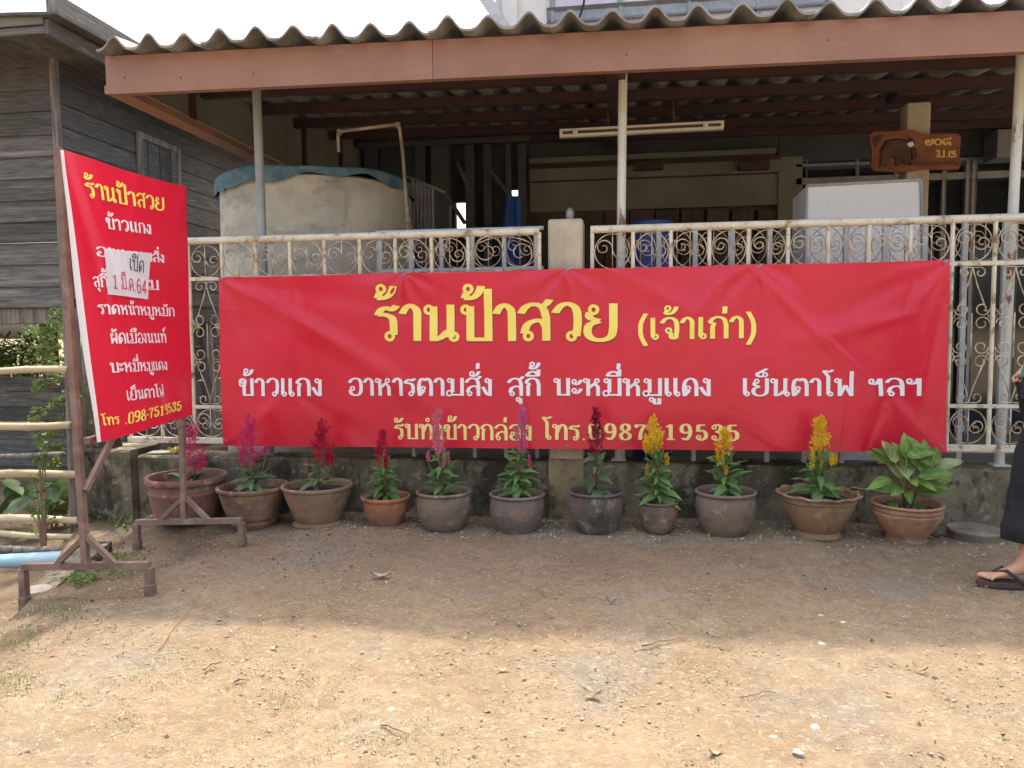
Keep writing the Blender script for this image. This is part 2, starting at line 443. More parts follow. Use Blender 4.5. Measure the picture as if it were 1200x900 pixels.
# a glyph: (advance, stroke, stroke ...); a stroke is a list of points, a tuple (x, y) is a small ring
V = lambda x, a=0.0, b=1.0: [(x, a), (x, b)]
GL = {
 'ก': (.86, [(.17, 0), (.17, .5)], [(.17, .5), (.19, .60), (.25, .68)], [(.27, .68), (.05, .74)], [(.05, .74), (.2, .93), (.42, .98), (.62, .88), (.70, .62)], V(.70, 0, .64)),
 'ข': (.88, (.13, .66), [(.06, .74), (.11, .92), (.24, .95), (.33, .84), (.29, .66), (.27, .5)], V(.27, .03, .52), [(.20, .05), (.76, .05)], V(.71)),
 'ค': (.86, [(.14, 0), (.11, .45), (.18, .82), (.42, .97), (.62, .86), (.70, .60)], V(.70, 0, .62), [(.14, .06), (.26, .22), (.36, .38)], (.42, .48)),
 'ง': (.66, (.28, .85), V(.42, 0, .92), [(.44, .03), (.26, .12), (.04, .50)]),
 'จ': (.82, [(.06, .74), (.2, .93), (.42, .98), (.60, .86), (.66, .55), (.62, .04)], [(.64, .04), (.44, .06), (.42, .3)], (.33, .40)),
 'ด': (.86, [(.15, .0), (.11, .42), (.18, .82), (.42, .97), (.62, .86), (.70, .60)], V(.70, 0, .62), [(.15, .04), (.36, .30)], (.31, .44)),
 'ต': (.90, [(.15, .0), (.10, .45), (.16, .84), (.30, .96), (.42, .84)], [(.42, .84), (.55, .97), (.68, .86), (.74, .60)], V(.74, 0, .62), [(.15, .04), (.36, .28)], (.32, .42)),
 'ท': (.92, (.12, .86), V(.24, 0, .95), [(.26, .45), (.40, .82), (.56, .97), (.70, .85), (.74, .65)], V(.74, 0, .67)),
 'น': (.98, (.12, .86), V(.25, 0, .95), [(.27, .03), (.45, .10), (.62, .26), (.70, .26)], (.79, .12), V(.70, .1, 1.0)),
 'บ': (.88, (.12, .86), V(.24, .03, .95), [(.16, .05), (.76, .05)], V(.71)),
 'ป': (.88, (.12, .86), V(.24, .03, .95), [(.16, .05), (.76, .05)], V(.71, 0, 1.42)),
 'ผ': (.90, (.30, .84), V(.16, .0, .92), [(.16, .04), (.44, .52)], [(.44, .52), (.72, .04)], V(.72)),
 'ฟ': (.98, (.12, .86), V(.24, 0, .95), [(.24, .03), (.50, .60)], [(.50, .60), (.78, .03)], V(.78, 0, 1.38)),
 'ม': (1.0, (.19, .86), V(.34, .20, .95), (.17, .15, .135), [(.27, .06), (.88, .06)], V(.84)),
 'ย': (.92, (.26, .83), [(.17, .76), (.16, .62), (.40, .53)], [(.40, .53), (.15, .42), (.11, .2), (.24, .05), (.5, .03), (.70, .14), (.75, .4)], V(.75, .36, 1.0)),
 'ร': (.66, [(.04, .70), (.12, .84), (.26, .90), (.42, .86), (.54, .97)], [(.05, .72), (.28, .70), (.44, .58), (.46, .16)], (.35, .12)),
 'ล': (.86, [(.05, .74), (.2, .93), (.42, .98), (.62, .88), (.70, .62)], V(.70, 0, .64), [(.70, .36), (.60, .52), (.42, .54), (.22, .44), (.13, .2)], (.24, .13)),
 'ส': (.88, [(.05, .74), (.2, .93), (.42, .98), (.62, .88), (.70, .62)], V(.70, 0, .64), [(.70, .36), (.60, .52), (.42, .54), (.22, .44), (.13, .2)], (.24, .13), [(.56, .90), (.70, .98), (.80, 1.10)]),
 'ว': (.76, [(.05, .74), (.2, .93), (.4, .98), (.58, .85), (.62, .5), (.58, .12)], (.46, .12)),
 'ห': (.96, (.12, .86), V(.25, 0, .95), [(.27, .42), (.46, .60), (.62, .74)], (.68, .85), [(.56, .68), (.72, .52), (.74, .3)], V(.74, 0, .34)),
 'อ': (.86, [(.08, .74), (.2, .92), (.42, .98), (.64, .88), (.71, .5), (.64, .12), (.40, .03), (.17, .12), (.13, .34)], (.24, .42)),
 'ฯ': (.76, (.14, .84), [(.06, .76), (.2, .68), (.38, .72), (.52, .98)], V(.54, 0, .98)),
 'า': (.62, [(.03, .74), (.14, .92), (.28, .97), (.42, .84), (.44, .6)], V(.44, 0, .62)),
 'ะ': (.58, (.13, .80), [(.10, .70), (.22, .64), (.36, .70), (.48, .90)], (.13, .30), [(.10, .20), (.22, .14), (.36, .20), (.48, .40)]),
 'เ': (.46, V(.16, .1, 1.0), (.26, .12)),
 'แ': (.88, V(.16, .1, 1.0), (.26, .12), V(.58, .1, 1.0), (.68, .12)),
 'โ': (.54, V(.24, .1, 1.12), (.34, .12), [(.46, 1.46), (.28, 1.36), (.04, 1.40), (.14, 1.24), (.24, 1.08)]),
 '(': (.42, [(.30, 1.2), (.12, .8), (.08, .45), (.12, .1), (.30, -.3)]),
 ')': (.42, [(.08, 1.2), (.26, .8), (.30, .45), (.26, .1), (.08, -.3)]),
 '.': (.30, [(.08, .07), (.20, .07)]),
 '-': (.44, [(.06, .40), (.38, .40)]),
 ' ': (.45,),
 '0': (.72, [(.33, .0), (.12, .12), (.10, .5), (.12, .88), (.33, 1.0), (.54, .88), (.56, .5), (.54, .12), (.33, .0)]),
 '1': (.66, V(.33, 0, 1.0), [(.12, .82), (.31, .94)], [(.12, .03), (.54, .03)]),
 '3': (.68, (.18, .82), [(.14, .88), (.32, 1.0), (.50, .90), (.48, .66), (.28, .54)], [(.28, .54), (.52, .44), (.54, .16), (.32, .0), (.14, .10)], (.18, .17)),
 '4': (.72, V(.46, 0, 1.0), [(.46, 1.0), (.08, .30)], [(.08, .28), (.64, .28)]),
 '5': (.68, [(.14, .96), (.52, .96)], [(.16, .96), (.15, .54)], [(.15, .54), (.34, .62), (.54, .48), (.54, .16), (.32, .0), (.14, .12)], (.18, .18)),
 '6': (.70, [(.50, .88), (.30, .98), (.12, .70), (.10, .3), (.22, .03), (.42, .02), (.54, .2), (.52, .45), (.36, .56), (.16, .46)]),
 '7': (.66, [(.10, .94), (.56, .94)], [(.10, .98), (.10, .78)], [(.54, .92), (.34, .5), (.28, 0)]),
 '8': (.70, [(.32, .53), (.15, .66), (.16, .90), (.32, 1.0), (.50, .90), (.50, .66), (.32, .53)], [(.32, .53), (.10, .34), (.14, .08), (.32, .0), (.52, .08), (.55, .32), (.32, .53)]),
 '9': (.70, [(.16, .12), (.36, .02), (.54, .30), (.56, .7), (.44, .97), (.24, .98), (.12, .80), (.14, .55), (.30, .44), (.50, .54)]),
 '๑': (.84, (.36, .40), [(.46, .42), (.44, .62), (.26, .66), (.12, .48), (.14, .2), (.34, .04), (.56, .1), (.70, .4), (.72, .88)]),
 '๐': (.74, [(.34, .02), (.10, .2), (.10, .62), (.34, .82), (.58, .62), (.58, .2), (.34, .02)]),
 '๕': (.84, (.44, .34), [(.36, .26), (.24, .08), (.10, .3), (.12, .7), (.3, .86), (.5, .78)], [(.44, .42), (.62, .40), (.68, .2), (.66, 0)], [(.5, .78), (.66, .9), (.74, 1.1)]),
 '๒': (.84, (.14, .76), [(.08, .66), (.08, .1), (.3, .02), (.6, .02), (.74, .2), (.68, .42), (.50, .44), (.42, .26)], [(.22, .74), (.32, .56), (.42, .80)], [(.42, .80), (.54, .56), (.66, .88)]),
}
MK = {
 'ั': [(-.40, 1.24), [(-.48, 1.16), (-.34, 1.10), (-.16, 1.16), (-.02, 1.36)]],
 '้': [(-.36, 1.42), [(-.40, 1.32), (-.46, 1.17)], [(-.48, 1.17), (-.26, 1.18), (-.10, 1.30), (-.02, 1.50)]],
 '่': [[(-.10, 1.14), (-.08, 1.46)]],
 'ิ': [[(-.66, 1.12), (-.52, 1.32), (-.34, 1.38), (-.16, 1.30), (-.06, 1.12)], [(-.66, 1.13), (-.06, 1.13)]],
 'ี': [[(-.66, 1.12), (-.52, 1.30), (-.34, 1.36), (-.16, 1.30), (-.06, 1.12)], [(-.66, 1.13), (-.02, 1.13)], [(-.06, 1.10), (-.04, 1.48)]],
 'ื': [[(-.66, 1.12), (-.52, 1.30), (-.34, 1.36), (-.16, 1.30), (-.06, 1.12)], [(-.66, 1.13), (-.02, 1.13)], [(-.04, 1.10), (-.02, 1.48)], [(-.22, 1.3), (-.20, 1.48)]],
 '็': [(-.14, 1.20), [(-.20, 1.12), (-.44, 1.10), (-.52, 1.24), (-.36, 1.34), (-.16, 1.36)], [(-.36, 1.36), (-.18, 1.46), (-.04, 1.54)]],
 '์': [(-.26, 1.26), [(-.34, 1.2), (-.30, 1.40), (-.16, 1.44), (-.02, 1.60)]],
 'ุ': [(-.20, -.20), [(-.10, -.14), (-.09, -.46)]],
 'ู': [(-.44, -.20), [(-.32, -.14), (-.32, -.40)], [(-.36, -.42), (-.04, -.42)], [(-.07, -.12), (-.07, -.46)]],
 '\u0e4d': [(-.26, 1.26)],
}
ABOVE = set('ัิีื็')
TALL = set('ปฟ')
def layout(s, track=0.0):
    "list of (strokes, x, y) and the total width"
    out = []; x = 0.0; last = None; lastadv = 0; lift = 0
    s = s.replace('ำ', '\u0e4dา')
    for c in s:
        if c in MK:
            dx = x - track - (.12 if last not in ('ร', 'ว', 'จ') else .16)
            if last in TALL and c not in 'ุู': dx -= .20
            dy = 0.0
            if c in '้่์' and lift: dy = .36
            if c == '่' and last in TALL: dx -= .1
            out.append((MK[c], dx, dy))
            if c in ABOVE: lift = 1
        else:
            g = GL[c]
            out.append((g[1:], x, 0.0))
            x += g[0] + track; last = c; lift = 0
    return out, x - track
def text_polys(s, a=.085, b=.042, track=0.0, slant=0.0, jitter=0.0):
    lay, W = layout(s, track)
    polys = []
    lv = 0
    rj = random.Random(3)
    for strokes, ox, oy in lay:
        for st in strokes:
            lv = (lv + 1) % 6
            if isinstance(st, tuple):
                rg = st[2] if len(st) > 2 else .098
                pts = [(st[0] + rg * math.cos(t), st[1] + rg * 1.06 * math.sin(t)) for t in [2 * math.pi * k / 14 for k in range(15)]]
                ww, hh = min(.047, a * .55), min(.042, b * 1.05)
            else:
                pts = catmull(st); ww, hh = a, b
                if jitter: pts = [(x + rj.uniform(-jitter, jitter), y + rj.uniform(-jitter, jitter)) for x, y in pts]
            L = []; Rr = []
            for i, p in enumerate(pts):
                if isinstance(st, tuple):
                    tx, ty = -(pts[i][1] - st[1]), pts[i][0] - st[0]
                else:
                    q0 = pts[max(i - 1, 0)]; q1 = pts[min(i + 1, len(pts) - 1)]
                    tx, ty = q1[0] - q0[0], q1[1] - q0[1]
                n = math.hypot(tx, ty) or 1
                nx, ny = -ty / n, tx / n
                d = math.sqrt(ww * ww * nx * nx + hh * hh * ny * ny)
                vx, vy = ww * ww * nx / d, hh * hh * ny / d
                L.append((p[0] + vx, p[1] + vy)); Rr.append((p[0] - vx, p[1] - vy))
            for i in range(len(pts) - 1):
                polys.append(([Rr[i], Rr[i + 1], L[i + 1], L[i]], lv, ox, oy))
    res = []
    for q, lv, ox, oy in polys:
        res.append(([((x + ox) + slant * (y + oy), y + oy) for x, y in q], lv))
    return res, W
def put_text(name, s, place, u0, u1, v0, h0, material, parent, a=.085, b=.042, track=0.0, lift=0.0028, du=0.0, dv=0.0, v1=None, slant=0.0, jitter=0.0):
    "place(u, v, off) -> world point; the line runs from u0 to u1 at baseline v0, x-height h0"
    polys, W = text_polys(s, a, b, track, slant, jitter)
    k = (u1 - u0) / W
    mb = MB()
    if v1 is None: v1 = v0
    for q, lv in polys:
        mb.poly([place(u0 + x * k + du, v0 + (v1 - v0) * x / W + y * h0 + dv, lift + lv * 0.00012) for x, y in q])
    return mb.build(name, material, parent)

# ------------------------------------------------------------------ ground
E0 = tuple(G(34, 706).xy); E1 = tuple(P(103, 640, 0).xy)
GX = [-6, -2.9, -2.45, -2.2, -1.85, -1.45, -1.0, -.4, .2, .9, 1.6, 2.1, 2.7, 6]
GZ = [-.22, -.06, -.04, -.02, .0, .005, .005, .005, .015, .02, .015, .01, .0, -.05]
def gh(x, y):
    x = np.asarray(x, float); y = np.asarray(y, float)
    b = np.interp(x, GX, GZ)
    f = np.clip((y + 4.0) / 3.0, 0, 1)          # level out towards the viewer
    b = b * (f * f * (3 - 2 * f))
    b = b + .10 * np.exp(-((y + .05) / .32) ** 2) * np.clip((-2.3 - x) / .4, 0, 1) * np.clip((x + 3.3) / .2, 0, 1)
    n = .010 * np.sin(2.3 * x + 1.1 * y) * np.sin(1.7 * y - .6 * x + 1.0) + .006 * np.sin(5.1 * x - 3.3 * y + 2) + .004 * np.sin(9.7 * x + 8.1 * y) * np.sin(7.3 * y - 4 * x)
    ex, ey = E1[0] - E0[0], E1[1] - E0[1]; le = math.hypot(ex, ey)
    dist = ((x - E0[0]) * ey - (y - E0[1]) * ex) / le          # negative on the left of the edging plank
    drop = np.clip((-dist - .02) / .16, 0, 1); drop = drop * drop * (3 - 2 * drop)
    fade = np.clip((y - (E0[1] - .25)) / .35, 0, 1)
    return b * (1 - drop * fade) - .27 * drop * fade + n
def ghs(x, y): return float(gh(x, y))
def ground_mat():
    m = bpy.data.materials.new('dirt_ground'); m.use_nodes = True
    nt = m.node_tree; N = nt.nodes; L = nt.links; b = N['Principled BSDF']
    ge = N.new('ShaderNodeNewGeometry')
    def noise(sc, det=8, ro=.6, off=(0, 0, 0), st=(1, 1, 1)):
        mp = N.new('ShaderNodeMapping'); mp.inputs['Location'].default_value = off; mp.inputs['Scale'].default_value = st
        L.new(ge.outputs['Position'], mp.inputs[0])
        n = N.new('ShaderNodeTexNoise'); n.inputs['Scale'].default_value = sc; n.inputs['Detail'].default_value = det; n.inputs['Roughness'].default_value = ro
        L.new(mp.outputs[0], n.inputs['Vector']); return n.outputs['Fac']
    def mix(f, a, c):
        x = N.new('ShaderNodeMix'); x.data_type = 'RGBA'; L.new(f, x.inputs[0])
        for sk, q in ((x.inputs[6], a), (x.inputs[7], c)):
            if hasattr(q, 'is_output'): L.new(q, sk)
            else: sk.default_value = (*q, 1)
        return x.outputs[2]
    col = mix(ramp(nt, noise(1.3), [(.38, 0), (.62, 1)]), (.325, .235, .145), (.38, .295, .19))
    col = mix(ramp(nt, noise(2.2, off=(4, 2, 0)), [(.50, 0), (.66, .75)]), col, (.40, .28, .18))
    col = mix(ramp(nt, noise(1.6, off=(9, 5, 0)), [(.54, 0), (.68, .8)]), col, (.29, .26, .21))
    col = mix(ramp(nt, noise(14, 8, .7), [(.44, 0), (.70, .6)]), col, (.20, .14, .09))
    col = mix(ramp(nt, noise(45, 6, .7, off=(1, 1, 1)), [(.54, 0), (.68, .7)]), col, (.58, .48, .36))
    col = mix(ramp(nt, noise(60, 4, .7, off=(3, 1, 1)), [(.60, 0), (.72, .55)]), col, (.15, .10, .07))
    # ground colour turns darker in uneven patches towards the left
    sx = N.new('ShaderNodeSeparateXYZ'); L.new(ge.outputs['Position'], sx.inputs[0])
    mr = N.new('ShaderNodeMapRange'); mr.inputs['From Min'].default_value = -1.9; mr.inputs['From Max'].default_value = -2.5
    L.new(sx.outputs[0], mr.inputs['Value'])
    mu = N.new('ShaderNodeMath'); mu.operation = 'MULTIPLY'
    L.new(mr.outputs[0], mu.inputs[0]); L.new(ramp(nt, noise(3, off=(2, 7, 0)), [(.35, .2), (.6, .8)]), mu.inputs[1])
    col = mix(mu.outputs[0], col, (.13, .085, .055))
    L.new(col, b.inputs['Base Color'])
    b.inputs['Roughness'].default_value = .97; b.inputs['Specular IOR Level'].default_value = .2
    bp = N.new('ShaderNodeBump'); bp.inputs['Strength'].default_value = 1.0; bp.inputs['Distance'].default_value = .018
    ad = N.new('ShaderNodeMath'); ad.operation = 'ADD'
    L.new(noise(30, 10, .75), ad.inputs[0]); L.new(noise(110, 4, .7), ad.inputs[1])
    L.new(ad.outputs[0], bp.inputs['Height']); L.new(bp.outputs[0], b.inputs['Normal'])
    return m
M['dirt'] = ground_mat()
def grid_axis(lo, hi, step, far):
    a = list(np.arange(lo, hi + step / 2, step))
    k = 1; pre = []; post = []
    d = step
    x = lo
    while x > -far: d *= 1.6; x -= d; pre.append(x)
    d = step; x = a[-1]
    while x < far: d *= 1.6; x += d; post.append(x)
    return np.array(pre[::-1] + a + post)
ax = grid_axis(-4.2, 3.4, .022, 600); ay = grid_axis(-4.0, .6, .022, 600)
XX, YY = np.meshgrid(ax, ay)
ZZ = gh(np.clip(XX, -6, 6), np.clip(YY, -5, 2))
near = (XX > -4.3) & (XX < 3.5) & (YY > -4.1) & (YY < .7)
rr = rng.random(XX.shape) - .5
for _ in range(2):
    rr2 = rr.copy(); rr2[1:-1, 1:-1] = (rr[1:-1, 1:-1] * 2 + rr[:-2, 1:-1] + rr[2:, 1:-1] + rr[1:-1, :-2] + rr[1:-1, 2:]) / 6; rr = rr2
cx_, cy_ = rng.random((60, 60)), None
def coarse(step, amp):
    tab = rng.random((80, 80)) - .5
    gx_ = np.clip((XX + 5) / step, 0, 77); gy_ = np.clip((YY + 5) / step, 0, 77)
    i0, j0 = gx_.astype(int), gy_.astype(int); fx_, fy_ = gx_ - i0, gy_ - j0
    fx_ = fx_ * fx_ * (3 - 2 * fx_); fy_ = fy_ * fy_ * (3 - 2 * fy_)
    return amp * ((tab[j0, i0] * (1 - fx_) + tab[j0, i0 + 1] * fx_) * (1 - fy_) + (tab[j0 + 1, i0] * (1 - fx_) + tab[j0 + 1, i0 + 1] * fx_) * fy_)
BUMPS = coarse(.11, .010) + coarse(.23, .012)
ZZ = ZZ + np.where(near, rr * .022 + BUMPS * (YY < -.5), 0)
nx_, ny_ = len(ax), len(ay)
ii = (np.arange(ny_ - 1)[:, None] * nx_ + np.arange(nx_ - 1)[None, :]).ravel()
gf = np.stack([ii, ii + 1, ii + nx_ + 1, ii + nx_], 1)
g = link_mesh('ground', np_mesh('ground', np.stack([XX, YY, ZZ], -1).reshape(-1, 3), gf, M['dirt'], True))
tag(g, kind='structure')

# scattered pebbles and grit, nobody could count them
def scatter_rocks(name, n, xr, yr, smin, smax, mats, zoff=0.0, weight=None, flat=.55):
    base = np.array([(1, 0, 0), (-.9, .1, 0), (.1, 1, 0), (0, -.95, .05), (0, .1, .8), (0, 0, -.5)])
    tri = np.array([(0, 2, 4), (2, 1, 4), (1, 3, 4), (3, 0, 4), (2, 0, 5), (1, 2, 5), (3, 1, 5), (0, 3, 5)])
    x = rng.uniform(*xr, n); y = rng.uniform(*yr, n)
    if weight is not None:
        k = rng.random(n) < weight(x, y); x = x[k]; y = y[k]; n = len(x)
    s = smin + (smax - smin) * rng.random(n) ** 4
    a = rng.uniform(0, 6.28, n); ca, sa = np.cos(a), np.sin(a)
    vb = base[None] * (1 + rng.uniform(-.3, .3, (n, 6, 1))) * s[:, None, None] * np.stack([np.ones(n), rng.uniform(.5, 1, n), rng.uniform(.35, 1, n) * flat * 1.4], -1)[:, None, :]
    vx = vb[..., 0] * ca[:, None] - vb[..., 1] * sa[:, None]; vy = vb[..., 0] * sa[:, None] + vb[..., 1] * ca[:, None]
    z = gh(x, y) + zoff
    v = np.stack([vx + x[:, None], vy + y[:, None], vb[..., 2] + z[:, None] + s[:, None] * .15], -1).reshape(-1, 3)
    f = (tri[None] + (np.arange(n) * 6)[:, None, None]).reshape(-1, 3)
    return link_mesh(name, np_mesh(name, v, f, mats))
o = scatter_rocks('gravel', 34000, (-3.4, 3.0), (-2.9, .0), .0024, .0085, M['gravel'])
tag(o, kind='stuff')
o = scatter_rocks('gravel', 16000, (-3.4, 3.0), (-2.9, .0), .0018, .006, M['gravel_dark'])
tag(o, kind='stuff')
o = scatter_rocks('gravel', 5000, (-1.9, 3.3), (-.62, -.02), .004, .017, M['gravel'], weight=lambda x, y: np.clip((y + .62) * 2.2, .1, 1))
tag(o, kind='stuff')

# fallen leaf scraps and short grass
def scatter_scraps(name, n, xr, yr, smin, smax, m, weight=None):
    x = rng.uniform(*xr, n); y = rng.uniform(*yr, n)
    if weight is not None:
        k = rng.random(n) < weight(x, y); x = x[k]; y = y[k]; n = len(x)
    s = rng.uniform(smin, smax, n); a = rng.uniform(0, 6.28, n); asp = rng.uniform(.15, .6, n)
    q = np.array([(-1, 0), (0, -1), (1, 0), (0, 1)])
    lx = q[None, :, 0] * s[:, None]; ly = q[None, :, 1] * (s * asp)[:, None]
    vx = lx * np.cos(a)[:, None] - ly * np.sin(a)[:, None]; vy = lx * np.sin(a)[:, None] + ly * np.cos(a)[:, None]
    z = gh(x, y)[:, None] + .006 + rng.uniform(-.004, .012, (n, 4))
    v = np.stack([vx + x[:, None], vy + y[:, None], z], -1).reshape(-1, 3)
    f = np.arange(4 * n).reshape(-1, 4)
    return tag(link_mesh(name, np_mesh(name, v, f, m)), kind='stuff')
scatter_scraps('leaf_litter', 800, (-3.2, 2.8), (-2.8, -.1), .004, .016, M['litter'])
scatter_scraps('leaf_litter', 260, (-2.75, -1.3), (-1.2, -.1), .005, .014, M['litter'])
def blades(name, pts, hmin, hmax, wid, m, per=9, spread=.03):
    pts = np.repeat(np.array(pts), per, 0); n = len(pts)
    x = pts[:, 0] + rng.normal(0, spread, n); y = pts[:, 1] + rng.normal(0, spread, n)
    z = gh(x, y); h = rng.uniform(hmin, hmax, n); a = rng.uniform(0, 6.28, n); l = rng.uniform(.1, .9, n) * h
    w_ = wid * rng.uniform(.6, 1.3, n); dx, dy = np.cos(a), np.sin(a)
    v = np.stack([np.stack([x - dy * w_, y + dx * w_, z], -1), np.stack([x + dy * w_, y - dx * w_, z], -1),
                  np.stack([x + dx * l * .5 + dy * w_ * .7, y + dy * l * .5 - dx * w_ * .7, z + h * .65], -1), np.stack([x + dx * l, y + dy * l, z + h], -1)], 1).reshape(-1, 3)
    return tag(link_mesh(name, np_mesh(name, v, np.arange(4 * n).reshape(-1, 4), m)), kind='stuff')
gp = []
while len(gp) < 260:
    x = random.uniform(-2.3, 1.0); y = random.uniform(-2.8, -2.1)
    d = math.sin(3 * x + 2) * math.sin(5 * y + x * 2) + math.sin(11 * x) * .3
    lim = -2.42 if x < -.5 else -2.62
    if y < lim + .25 * d and random.random() < min(1, (lim + .25 * d - y) * 1.6 + .05): gp.append((x, y))
blades('grass', gp, .003, .011, .0012, M['grass'], 14, .035)
gp = [(G(px_, py_).x, G(px_, py_).y) for px_, py_ in ((5, 790), (12, 800), (4, 812), (15, 806), (0, 800), (270, 812), (85, 815), (190, 775))]
blades('grass', gp, .004, .013, .0012, M['grass'], 45, .045)

# ------------------------------------------------------------------ low wall, pillar
wl = P(103, 600, 0).x; wr = 3.6
def rough_box(lo, hi, nx, nz, amp):
    "box whose front and top faces are gently uneven"
    mb = MB()
    (x0, y0, z0), (x1, y1, z1) = lo, hi
    rj = random.Random(int(x0 * 100))
    P2 = {}
    prof = [(y0, z0 + (z1 - z0) * k / nz) for k in range(nz + 1)]
    prof[-1] = (y0 + .012, z1 - .0); prof.insert(-1, (y0, z1 - .014))
    prof += [((y0 + y1) / 2, z1), (y1, z1), (y1, z0)]
    for i in range(nx + 1):
        for k, (y, z) in enumerate(prof):
            j = amp if 0 < k < nz + 3 else 0
            mb.v.append((x0 + (x1 - x0) * i / nx, y + rj.uniform(-j, j), z + rj.uniform(-j, j)))
    m_ = len(prof)
    for i in range(nx):
        for k in range(m_ - 1):
            a = i * m_ + k
            mb.f.append((a, a + m_, a + m_ + 1, a + 1)); mb.m.append(0)
    mb.f.append(tuple(range(m_))); mb.m.append(0)
    mb.f.append(tuple(range(nx * m_, nx * m_ + m_))[::-1]); mb.m.append(0)
    return mb
WT = .365
wall = empty('low_wall', (0, 0, 0), 'low mossy concrete wall stained black behind the row of flower pots', 'wall')
xe = P(156, 560, 0).x
rough_box((xe + .012, .04, -.35), (wr, .30, WT), 120, 6, .0025).build('wall_body', M['concrete'], wall)
rough_box((wl, -.02, -.35), (xe, .32, WT + .045), 8, 6, .003).build('end_block', M['concrete'], wall)
px0, px1 = P(642, 300, 0).x, P(683, 300, 0).x
M['footing'] = mat('mossy_footing', (.34, .27, .15), (.22, .17, .10), 5, .95, .6, 30, world=True, stains=[((.06, .05, .03), 6, .5, .64, .8, U)])
pil = empty('gate_pillar', ((px0 + px1) / 2, .1, 0), 'squat concrete pillar with a small knob on top between the two railing panels', 'pillar')
zt = P(662, 256, 0).z
MB().bbox((px0 - pil.location.x, -.09, -.35), (px1 - pil.location.x, .16, zt), .012).build('shaft', M['pillar'], pil)
MB().bbox((px0 - pil.location.x - .006, -.098, -.36), (px1 - pil.location.x + .006, .10, WT + .03), .008).build('footing', M['footing'], pil)
MB().lathe([(.001, zt), (.022, zt), (.026, zt + .018), (.03, zt + .045), (.024, zt + .075), (.008, zt + .09)], 14).build('knob', M['alu'], pil, True, loc=(.02, .05, 0))

# yard slab behind the wall
yard = MB(); yard.box((-3.3, .32, -.3), (6, 9.5, .02)); tag(yard.build('yard_floor', mat('yard_concrete', (.22, .2, .17), (.15, .14, .12), 2, .9, .3, 20, world=True)), kind='structure')

# ------------------------------------------------------------------ iron railing panels
def spiral(cx, cz, r0, r1, a0, turns, n=22):
    return [(cx + (r0 + (r1 - r0) * i / n) * math.cos(a0 + turns * 2 * math.pi * i / n), 0, cz + (r0 + (r1 - r0) * i / n) * math.sin(a0 + turns * 2 * math.pi * i / n)) for i in range(n + 1)]
def strap(mb, pts, r=.0042): mb.tube(pts, r, 5, True)
def top_scroll(w_, h_):
    mb = MB(); r = min(w_ / 2, h_ / 2) - .004; cz = 0
    ex, ez = w_ / 2 - .004, h_ / 2 - .006
    strap(mb, [(ex * math.cos(t), .002, ez * math.sin(t)) for t in [2 * math.pi * k / 26 for k in range(27)]], .0036)
    mb.tube([(0, -.004, -h_ / 2), (0, -.004, h_ / 2)], .0036, 5)
    for s_ in (-1, 1):
        pts = spiral(s_ * ex * .50, s_ * -.01 + .012, ex * .48, ex * .10, (math.pi if s_ > 0 else 0), s_ * 1.35 if s_ > 0 else 1.35)
        pts = [(p[0], .007 * s_, p[2]) for p in pts]
        strap(mb, pts, .0036)
    return mb
def diamond_scroll(w_, h_):
    "tall centre ornament: crossing bars with curled ends, mirrored top and bottom"
    mb = MB()
    hw = w_ / 2 - .006
    for sz in (1, -1):
        for sx in (1, -1):
            rc = w_ * .15
            # curl at the outer end, then the bar down to the side
            sp = spiral(sx * rc * 1.35, sz * (h_ / 2 - rc - .01), rc, rc * .35, math.pi / 2 + (0 if sz > 0 else math.pi), -sx * sz * .9, 16)
            sp = [(p[0], .004 * sx, p[2]) for p in sp][::-1]
            mb.tube(sp + [(0 + sx * .004, .004 * sx, sz * (h_ / 2 - .012)), (-sx * hw * .25, .004 * sx, sz * (h_ * .36)), (-sx * hw * .98, .004 * sx, sz * h_ * .12)], .0042, 5)
            rc2 = w_ * .2
            for zz, dirn in ((h_ * .085, 1), (h_ * .19, -1)):
                sp = spiral(sx * (hw - rc2), sz * zz, rc2, rc2 * .4, (0 if sx > 0 else math.pi), sx * sz * dirn * 1.15, 18)
                strap(mb, [(p[0], -.003, p[2]) for p in sp], .004)
    mb.tube([(0, -.006, -h_ * .16), (0, -.006, h_ * .16)], .0045, 5)
    return mb
def bottom_scroll(w_, h_):
    mb = top_scroll(w_, h_)
    for s_ in (-1, 1):
        sp = spiral(s_ * w_ * .22, s_ * .0 - h_ * .08, w_ * .16, w_ * .05, math.pi / 2, s_ * 1.3, 16)
        strap(mb, [(p[0], .012, p[2]) for p in sp], .0036)
    return mb
scroll_cache = {}
def scroll_mesh(kind, w_, h_, m):
    key = (kind, round(w_, 3), round(h_, 3), m.name)
    if key not in scroll_cache:
        fn = {'t': top_scroll, 'd': diamond_scroll, 'b': bottom_scroll}[kind]
        scroll_cache[key] = fn(w_, h_).mesh('scroll', m, True)
    return scroll_cache[key]
